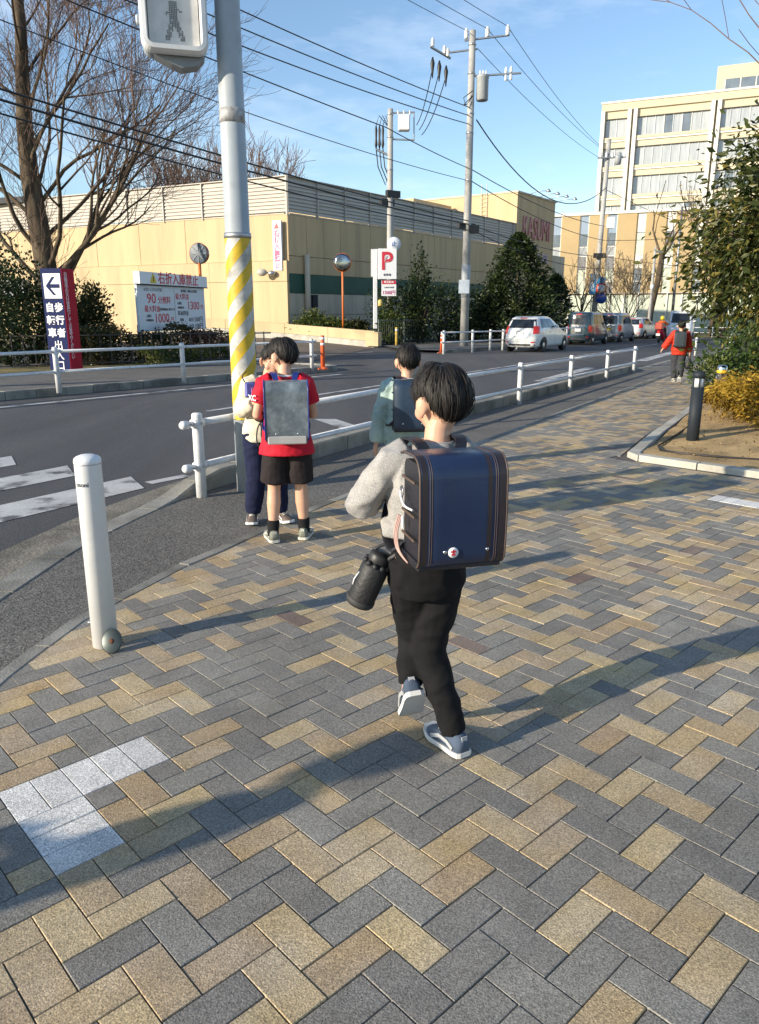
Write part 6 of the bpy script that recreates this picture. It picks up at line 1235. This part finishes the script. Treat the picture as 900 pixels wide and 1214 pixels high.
def randoseru(label, loc, az, scale, mflap, mbody, mtrim, V, mode='plain', z0=.765, z1=1.105, w=.125, lean=0.0):
    t = thing('school_backpack', label, 'backpack', loc, R(-az), group=None); t.scale = (scale,) * 3; yb, yf = -.295, -.115
    def rb(w_, zlo, zhi, ylo, yhi, r, m, nm): 
        mb = MB(); mb.loft([[Vector((x, (ylo + yhi) / 2 + yy, (zlo + zhi) / 2 + zz)) for yy, zz in rrect(yhi - ylo, zhi - zlo, r, 5)] for x in (-w_, w_)], smooth=False); return mb.build(nm, m, t)
    rb(w - .012, z0 + .008, z1 - .02, yb + .008, yf, .03, mbody, 'case')
    # flap: profile in y,z swept across x with slightly rounded sides
    def prof(o=0.0):
        P = [(yf + .0, z1 - .012 + o), (yf - .03, z1 - .002 + o)]; r = .055; cy, cz = yb + r, z1 - r
        P += [(cy - (r + o) * math.sin(R(a)), cz + (r + o) * math.cos(R(a))) for a in range(0, 91, 15)]
        P += [(yb - o - .004, z1 - .15), (yb - o - .003, z0 + .10)]; r2 = .04; cy2, cz2 = yb + r2, z0 + r2
        P += [(cy2 - (r2 + o) * math.cos(R(a)), cz2 - (r2 + o) * math.sin(R(a))) for a in range(0, 61, 15)]; return P
    po, pi = prof(.007), prof(.001); rings = []
    for x, k in ((-w, .0), (-w + .004, 1), (-w * .5, 1), (0, 1), (w * .5, 1), (w - .004, 1), (w, .0)):
        rings.append([Vector((x, y, z)) for y, z in ([(a[0] * k + b_[0] * (1 - k), a[1] * k + b_[1] * (1 - k)) for a, b_ in zip(po, pi)] + [(q[0] + .001, q[1] - .001) for q in reversed(pi)])])
    flap = MB().loft(rings).build('flap', mflap, t)
    for xx, r in ((-w + .001, .0034), (w - .001, .0034)): MB().tube([(xx, y, z) for y, z in prof(.005)], r, 6).build('edge_piping', mtrim, flap)
    if mode == 'stitched':
        for xx in (-w + .030, w - .030, -w + .036, w - .036):
            MB().tube([(xx, y, z) for y, z in prof(.0072)], .0009, 5).build('stitch_line', mtrim, flap)
    yl = prof(.0)[-1]; MB().tube([(-w + .004, prof(.004)[-1][0], prof(.004)[-1][1]), (w - .004, prof(.004)[-1][0], prof(.004)[-1][1])], .004, 6).build('bottom_piping', mtrim, flap)
    rb(w - .006, z0 - .012, z0 + .012, yb + .012, yf + .004, .010, mbody, 'base')
    for sx in (-.055, .075):
        MB().lathe([(.001, -.001), (.0058, -.001), (.0058, .002), (.003, .0035), (.001, .0038)], 12, c=(sx if mode == 'stitched' else sx - .01, yb - .008 + .0, z0 + .050), M=Matrix.Rotation(R(90), 4, 'X')).build('rivet', M_STEEL, flap)
    if mode == 'stitched':
        c = Vector((-.030, yb - .0105, z0 + .048)); bd = MB().lathe([(.001, -.001), (.0155, -.001), (.0155, .001), (.001, .0012)], 24, c=c, M=Matrix.Rotation(R(90), 4, 'X')).build('round_badge', M_SIGNW, flap)
        mk_ = MB(); yb2 = c.y - .0016
        mk_.box((c.x, yb2, c.z + .001), (.005, .0012, .017)); mk_.box((c.x, yb2, c.z + .003), (.017, .0012, .0045)); mk_.box((c.x - .004, yb2, c.z - .006), (.0035, .0012, .006)); mk_.box((c.x + .004, yb2, c.z - .006), (.0035, .0012, .006)); mk_.build('badge_mark', M_REDL, bd)
        for xa_, xb_ in ((w - .026, w - .006), (w - .060, w - .046), (-w + .006, -w + .024)):
            pv = prof(.0074)[1:-1]; mbb = MB(); n_ = len(pv); mbb.add([Vector((x, y, z)) for x in (xa_, xb_) for y, z in pv], [(k, k + 1, n_ + k + 1, n_ + k) for k in range(n_ - 1)], 0, True); mbb.build('dark_band', mat('dark_brown_band', (.022, .017, .020), .4, var=.2, scale=6, bump=.12, bscale=180), flap)
        # left side: ring, charm, cords
        xs = -w - .004
        MB().tube([(xs - .006, -.16 + .014 * math.cos(a), .985 + .018 * math.sin(a)) for a in [k * .7 for k in range(10)]], .0022, 6).build('side_ring', M_STEEL, t); MB().ell((xs - .006, -.17, .895), (.004, .009, .020), 12, 8).build('name_charm', M_SIGNW, t)
        MB().tube(smooth_path([(xs, -.13, .99), (xs - .012, -.17, .975), (xs - .012, -.21, .955), (xs, -.25, .95)]), .0032, 6).build('white_cord', M_SIGNW, t)
        for k in range(3): MB().tube(smooth_path([(xs + .004, -.125 + .014 * k, .90), (xs - .010, -.13 + .014 * k, .85), (xs - .008, -.15 + .018 * k, .80), (xs + .006, -.19 + .018 * k, .772)]), .0028, 6).build('pink_strap', mat('pale_pink', (.45, .29, .25), .7), t)
        for z in (1.03, .93, .86): MB().box((xs + .002, -.20, z), (.006, .12, .008), bev=.002).build('side_fold', mtrim, t)
    else:
        for z in (1.02, .9): MB().box((-w + .004, -.2, z), (.012, .10, .007)).build('side_fold', mtrim, t)
    if mode == 'cover':
        rings = []; pc = prof(.0095)[1:-2]; cov = MB()
        for x in (-w - .002, 0, w + .002): rings.append([Vector((x, y, z)) for y, z in pc])
        P = [p for r_ in rings for p in r_]; n = len(pc); cov.add(P, [(i * n + k, i * n + k + 1, (i + 1) * n + k + 1, (i + 1) * n + k) for i in range(2) for k in range(n - 1)], 0, True); cv = cov.build('clear_cover', MATS['clear_vinyl'], t)
        for xx in (-w - .003, w + .003): MB().tube([(xx, y, z) for y, z in pc], .005, 6).build('cover_edge', mtrim, cv)
        MB().box((0, yb - .006, z0 + .012), (2 * w - .02, .014, .05), bev=.006).build('cover_hem', mat('grey_vinyl', (.36, .35, .34), .4), cv)
    for s, sh in ((-1, V['sh_l']), (1, V['sh_r'])):
        x = s * .078; zs = sh.z; path = smooth_path([(s * .045, -.118, z1 - .03), (x * .85, -.095, zs + .068), (x, -.01, zs + .072), (x * 1.06, .075, zs + .015), (x * 1.12, .112, zs - .11), (s * .128, .06, zs - .22), (s * .135, -.06, zs - .27), (s * .10, -.125, z0 + .04)]); mb = MB(); ribbon(mb, path, (1, 0, 0), .034, .009); mb.build('shoulder_strap', mbody if mode != 'cover' else mtrim, t)
    return t
BASE = dict(pelvis=(0, 0, .70), neck=(0, -.005, 1.085), head=(0, .015, 1.235), sh_l=(-.128, 0, 1.045), sh_r=(.128, 0, 1.045), hip_l=(-.066, 0, .665), hip_r=(.066, 0, .665), kn_l=(-.07, .015, .375), kn_r=(.07, .015, .375), an_l=(-.075, -.005, .085), an_r=(.075, -.005, .085), el_l=(-.175, -.02, .83), el_r=(.175, -.02, .83), wr_l=(-.185, .05, .645), wr_r=(.185, .05, .645))
def J(**k): d = dict(BASE); d.update(k); return d
# --- nearest child
NEAR = on(.160, 2.36); AZ0 = -15
Jn = J(pelvis=(0, .01, .695), head=(.045, .03, 1.235), neck=(.016, -.005, 1.085), el_l=(-.212, .05, .895), wr_l=(-.125, .185, .915), el_r=(.185, .06, .86), wr_r=(.10, .20, .93),
       hip_l=(-.052, .01, .665), hip_r=(.052, .01, .665), kn_r=(.022, .045, .37), an_r=(.095, -.035, .082), toe_r=(-.30, 1, -.02), kn_l=(-.008, .125, .40), an_l=(-.035, .075, .225), toe_l=(.10, .62, -.78), up_l=(.0, .78, .62))
wear = dict(top=dict(name='sweater', m=cloth('heather_grey_knit', (.30, .29, .28), .16, .3, (.37, .36, .345), fs=300), off=.020, loose=.012, hem=.80, z0=.25, rs=(.056, .049, .046, .041), fold=.012, k=(10, 10, 13), collar=cloth('heather_grey_rib', (.36, .34, .32), .1, .2)), legs=dict(name='trousers', m=cloth('black_trousers', (.009, .009, .010), .2, .15), r=(.079, .069, .055, .051, .043), fold=.0085, k=(12, 12, 9), waist=.12, hw=.89), shoes=(cloth('blue_grey_mesh', (.070, .095, .14), .2, .2), mat('off_white_sole', (.60, .59, .56), .6), mat('silver_overlay', (.38, .39, .40), .4)))
p0, V0, HM0 = person('child in grey sweater and black trousers walking with large navy backpack', NEAR, AZ0, Jn, wear, hair_n=2600, seed=3, head_yaw=16, head_pitch=-4, vox=.0058)
randoseru('navy blue leather school backpack with brown stitching and round badge', NEAR, AZ0, 1.0, mat('navy_leather', (.010, .022, .062), .38, var=.18, scale=5, bump=.12, bscale=180, coat=.15), mat('dark_navy_leather', (.012, .012, .018), .45, var=.2, scale=8, bump=.2, bscale=150), mat('brown_trim', (.085, .055, .040), .5, var=.2, scale=30), V0, 'stitched', w=.131, z0=.785, z1=1.10)
# water bottle in a pouch on a strap
bt = at(437, 690, 2.36); wb = thing('water_bottle', 'black insulated water bottle in a pouch hanging at the hip', 'bottle', bt, R(10)); wb.rotation_euler = (R(8), R(22), R(10)); M_BTL = mat('black_pouch', (.016, .016, .018), .55, var=.25, scale=25, bump=.3, bscale=90)
MB().lathe([(.030, -.086), (.044, -.084), (.047, -.076), (.047, .055), (.044, .066), (.036, .078)], 28).build('pouch', M_BTL, wb); MB().lathe([(.0475, -.078), (.049, -.076), (.049, -.062), (.0475, -.060)], 28).build('base_ring', mat('rubber', (.03, .03, .03), .7), wb); MB().lathe([(.034, .076), (.036, .084), (.036, .105), (.030, .114), (.001, .117)], 24).build('cap', M_BLKP, wb)
for k in range(10): a = k * .63; MB().ell((.040 * math.cos(a), .040 * math.sin(a), .074), (.010, .010, .010), 8, 6).build('drawstring_gather', M_BTL, wb)
MB().tube(smooth_path([(.03, 0, .07), (.045, .01, .11), (.06, .0, .16), (.075, -.01, .22)]), .0055, 6).build('strap', M_BLKP, wb); MB().tube(smooth_path([(-.03, 0, .07), (-.02, .01, .12), (.03, .0, .17), (.07, -.01, .22)]), .0055, 6).build('strap', M_BLKP, wb); MB().tube([(-.046, -.01, .03), (-.052, -.01, .0), (-.049, -.01, -.02)], .0025, 5).build('cord_loop', M_SIGNW, wb)
for k in range(3): MB().tube(smooth_path([(.02 + .01 * k, -.02, .10), (.035 + .012 * k, -.03, .13), (.05, -.025, .15 + .02 * k)]), .009, 6).build('strap_bundle', M_BTL, wb)
# --- child in red shirt
RED = on(-.60, 4.86); AZ1 = -8
mat('clear_vinyl', (.105, .13, .15), .28, var=.45, scale=8, bump=.5, bscale=18, coat=.4, col2=(.17, .20, .22), c2scale=7)
Jr = J(an_l=(-.108, -.02, .085), an_r=(.098, .02, .085), kn_l=(-.092, .01, .37), kn_r=(.085, .02, .37), toe_l=(-.2, 1, 0), toe_r=(.25, 1, 0), el_l=(-.185, .0, .855), wr_l=(-.11, .15, .80), el_r=(.18, .03, .85), wr_r=(.05, .19, .84), head=(-.005, .045, 1.232))
wear = dict(top=dict(name='red_shirt', m=cloth('red_jersey', (.50, .012, .030), .08, .05, rough=.7), off=.018, loose=.016, hem=.605, hemr=.03, sleeve=.62, rs=(.064, .060, .05, .05), fold=.005, collar=cloth('white_collar', (.72, .70, .68))), legs=dict(name='shorts', m=cloth('black_shorts', (.020, .015, .016), .2, .08, rough=.75), len=.86, r=(.088, .09, .09, .09, .09), fold=.006, k=(10, 10, 6)), socks=cloth('black_sock', (.014, .014, .015)), shoes=(cloth('olive_grey_mesh', (.20, .21, .17), .2, .2), mat('pale_sole', (.55, .53, .47), .6), mat('pale_overlay', (.50, .49, .43), .5)))
p1, V1, HM1 = person('child in red football shirt and black shorts with covered backpack', RED, AZ1, Jr, wear, hair_n=1200, seed=5, head_yaw=38, head_pitch=-12)
randoseru('blue-edged school backpack under a cloudy clear cover on red-shirted child', RED, AZ1, 1.0, mat('grey_blue_leather', (.05, .065, .08), .4, var=.2), mat('blue_leather', (.012, .022, .14), .4, var=.15), mat('blue_edge', (.015, .03, .17), .35), V1, 'cover', z0=.725, z1=1.078, w=.128)
a_ = V1['sh_l'].lerp(V1['el_l'], .42); tx = text_mesh('XC', .05, M_WHTL, depth=.002, bold=.001); o_ = link('sleeve_print', tx, p1, a_ + Vector((-.055, -.040, 0))); o_.rotation_euler = (R(90), 0, R(-48))
tx = text_mesh('AFUL', .022, mat('dark_red_print', (.35, .03, .05), .6), depth=.001); o_ = link('collar_print', tx, p1, V1['neck'] + Vector((.0, -.074, .002))); o_.rotation_euler = (R(80), 0, 0)
MB().tube([V1['wr_l'].lerp(V1['el_l'], f) for f in (.78, .35)], [.040, .036], 14).build('black_arm_sleeve', cloth('black_sleeve', (.012, .012, .013)), p1)
bq = thing('drink_holder', 'black cylindrical bottle holder held at the red-shirted child hands', 'bottle', RED + Vector((-.155, .10, .70)), 0); MB().lathe([(.02, -.10), (.026, -.09), (.026, .06), (.03, .07), (.03, .10), (.02, .115)], 16).build('holder', M_BTL, bq); MB().tube(smooth_path([(0, 0, .11), (-.04, -.02, .06), (-.05, -.02, -.04), (-.01, -.02, -.12), (.0, -.01, -.25)]), .005, 6).build('strap', M_BLKP, bq)
# --- child in cream shirt facing them
CRM = on(-.82, 5.33); AZ2 = 158
Jc = J(an_l=(-.10, .03, .085), an_r=(.10, -.02, .085), kn_l=(-.085, .03, .37), toe_l=(-.3, 1, 0), toe_r=(.35, 1, 0), el_r=(.155, .05, .86), wr_r=(.10, .18, .93), el_l=(-.16, .05, .85), wr_l=(-.06, .19, .88), head=(-.085, .03, 1.222), neck=(-.045, -.005, 1.08), sh_l=(-.165, 0, 1.03), sh_r=(.095, 0, 1.045))
wear = dict(top=dict(name='cream_shirt', m=cloth('cream_cotton', (.66, .60, .46), .08, .06), off=.018, loose=.014, hem=.63, rs=(.058, .056, .050, .044), fold=.008), legs=dict(name='navy_trousers', m=cloth('navy_corduroy', (.012, .016, .045), .2, .12), r=(.088, .082, .072, .068, .058), fold=.006), shoes=(cloth('brown_grey_mesh', (.17, .13, .11), .2, .2), M_SIGNW, mat('white_overlay', (.6, .58, .55), .5)))
p2, V2, HM2 = person('child in cream long-sleeved shirt and navy trousers facing the red-shirted child', CRM, AZ2, Jc, wear, hair_n=700, seed=8, head_yaw=-8, head_pitch=-8, scale=.965)
cd = thing('purse', 'small blue and purple purse held up by the cream-shirted child', 'purse', at(297, 462, 5.05), R(20)); MB().box((0, 0, 0), (.075, .03, .10), bev=.012).build('pocket', mat('violet_blue', (.10, .11, .38), .5), cd); MB().box((.02, -.017, -.015), (.035, .006, .06), bev=.003).build('panel', mat('pink_purple', (.38, .12, .26), .5), cd); MB().tube(smooth_path([(-.035, 0, .05), (-.05, 0, .09), (-.02, 0, .12)]), .004, 6).build('strap', M_BLKP, cd)
# --- child in teal hoodie
TEAL = on(.185, 5.22); AZ3 = -6
Jt = J(el_l=(-.185, .02, .83), wr_l=(-.215, .03, .635), el_r=(.185, .02, .83), wr_r=(.19, .08, .66), an_l=(-.085, .05, .085), an_r=(.085, -.05, .09), head=(.01, .02, 1.235))
wear = dict(top=dict(name='hoodie', m=cloth('teal_fleece', (.29, .40, .375), .14, .12, (.38, .50, .46)), off=.022, loose=.018, hem=.62, rs=(.064, .062, .056, .048), fold=.008, collar=cloth('pale_mint', (.50, .56, .50))), legs=dict(name='brown_trousers', m=cloth('brown_check', (.135, .085, .045), .25, .2), r=(.088, .08, .07, .066, .056), fold=.006), shoes=(cloth('dark_shoe', (.05, .05, .055)), M_SIGNW))
p3, V3, HM3 = person('child in teal hoodie and brown trousers walking behind the nearest child', TEAL, AZ3, Jt, wear, hair_n=900, seed=11, head_yaw=6, head_pitch=-2, scale=.955)
randoseru('dark blue school backpack on the child in teal hoodie', TEAL, AZ3, .955, mat('dull_navy_leather', (.022, .040, .070), .4, var=.3, scale=6), mat('dark_navy_leather', (.012, .012, .018), .45), mat('steel_blue_trim', (.03, .05, .08), .4), V3, 'plain', z0=.77)
# --- far child in red jacket
FAR = on(6.75, 17.45); AZ4 = 22
Jf = J(el_l=(-.235, -.03, .88), wr_l=(-.335, -.03, .73), el_r=(.185, .0, .84), wr_r=(.215, .02, .66), an_l=(-.06, .10, .085), kn_l=(-.065, .07, .38), an_r=(.06, -.12, .13), kn_r=(.06, .03, .38), toe_r=(0, .8, -.55), up_r=(0, .5, .85))
wear = dict(top=dict(name='red_jacket', m=cloth('red_quilt', (.46, .035, .015), .1, .05, rough=.6), off=.034, loose=.02, hem=.60, rs=(.078, .074, .066, .055), fold=.010, k=(5, 5, 22)), legs=dict(name='grey_trousers', m=cloth('charcoal_trousers', (.045, .048, .055), .2, .1), r=(.096, .088, .08, .074, .066), fold=.006), shoes=(cloth('beige_shoe', (.45, .42, .36)), M_SIGNW))
p4, V4, HM4 = person('child in red jacket with grey backpack walking far ahead', FAR, AZ4, Jf, wear, hair_n=400, seed=13, vox=.009, scale=1.03)
randoseru('slate grey school backpack on the far child in red jacket', FAR, AZ4, 1.03, mat('slate_leather', (.035, .045, .055), .6, spec=.2), mat('dark_navy_leather', (.012, .012, .018), .45), mat('slate_trim', (.06, .07, .08), .45), V4, 'plain', z0=.78, z1=1.10, w=.118)
hb = thing('hand_bag', 'small dark bag carried in right hand of far child', 'bag', FAR + Matrix.Rotation(R(-AZ4), 3, 'Z') @ Vector((.235, .03, .44))); MB().loft([[Vector((x * w_, y * d_, z)) for x, y in ((1, 0), (.7, .7), (0, 1), (-.7, .7), (-1, 0), (-.7, -.7), (0, -1), (.7, -.7))] for z, w_, d_ in ((-.14, .05, .03), (-.12, .10, .06), (-.02, .09, .055), (.06, .04, .03), (.10, .02, .015))]).build('pouch', M_BTL, hb); MB().tube(smooth_path([(-.02, 0, .09), (-.01, 0, .16), (.01, 0, .16), (.02, 0, .09)]), .008, 6).build('handle', M_BLKP, hb)
# --- scooter rider
rl = sc.location; Jd = J(pelvis=(0, -.30, .90), neck=(0, -.22, 1.28), head=(0, -.18, 1.43), sh_l=(-.14, -.22, 1.235), sh_r=(.14, -.22, 1.235), hip_l=(-.07, -.28, .86), hip_r=(.07, -.28, .86), kn_l=(-.13, .12, .82), kn_r=(.13, .12, .82), an_l=(-.12, .16, .45), an_r=(.12, .16, .45), el_l=(-.26, -.05, 1.10), el_r=(.26, -.05, 1.10), wr_l=(-.27, .22, 1.08), wr_r=(.27, .22, 1.08))
wear = dict(top=dict(name='orange_jacket', m=cloth('orange_jacket', (.52, .11, .02), .1, .05), off=.03, loose=.02, hem=.86, rs=(.07, .066, .06, .05), fold=.006), legs=dict(name='dark_trousers', m=cloth('charcoal_trousers', (.045, .048, .055)), r=(.09, .085, .075, .07, .06)), shoes=(cloth('dark_shoe', (.05, .05, .055)), M_BLKP))
p5, V5, HM5 = person('scooter rider in orange jacket and yellow helmet', rl, 33, Jd, wear, hair_n=60, seed=17, vox=.012)
he = MB().ell((0, 0, 0), (.135, .155, .145), 20, 12).build('helmet', mat('yellow_helmet', (.72, .50, .02), .25, coat=.6), p5); he.location = V5['head'] + Vector((0, -.005, .02)); MB().box((0, .12, -.02), (.2, .06, .09), bev=.02).build('visor', M_CGLASS, he)
# --- a further child just outside the left edge, whose shadow falls across the paving
p6 = dup(p1, on(-3.35, .42), R(15), 'child standing just outside the left edge of the picture')
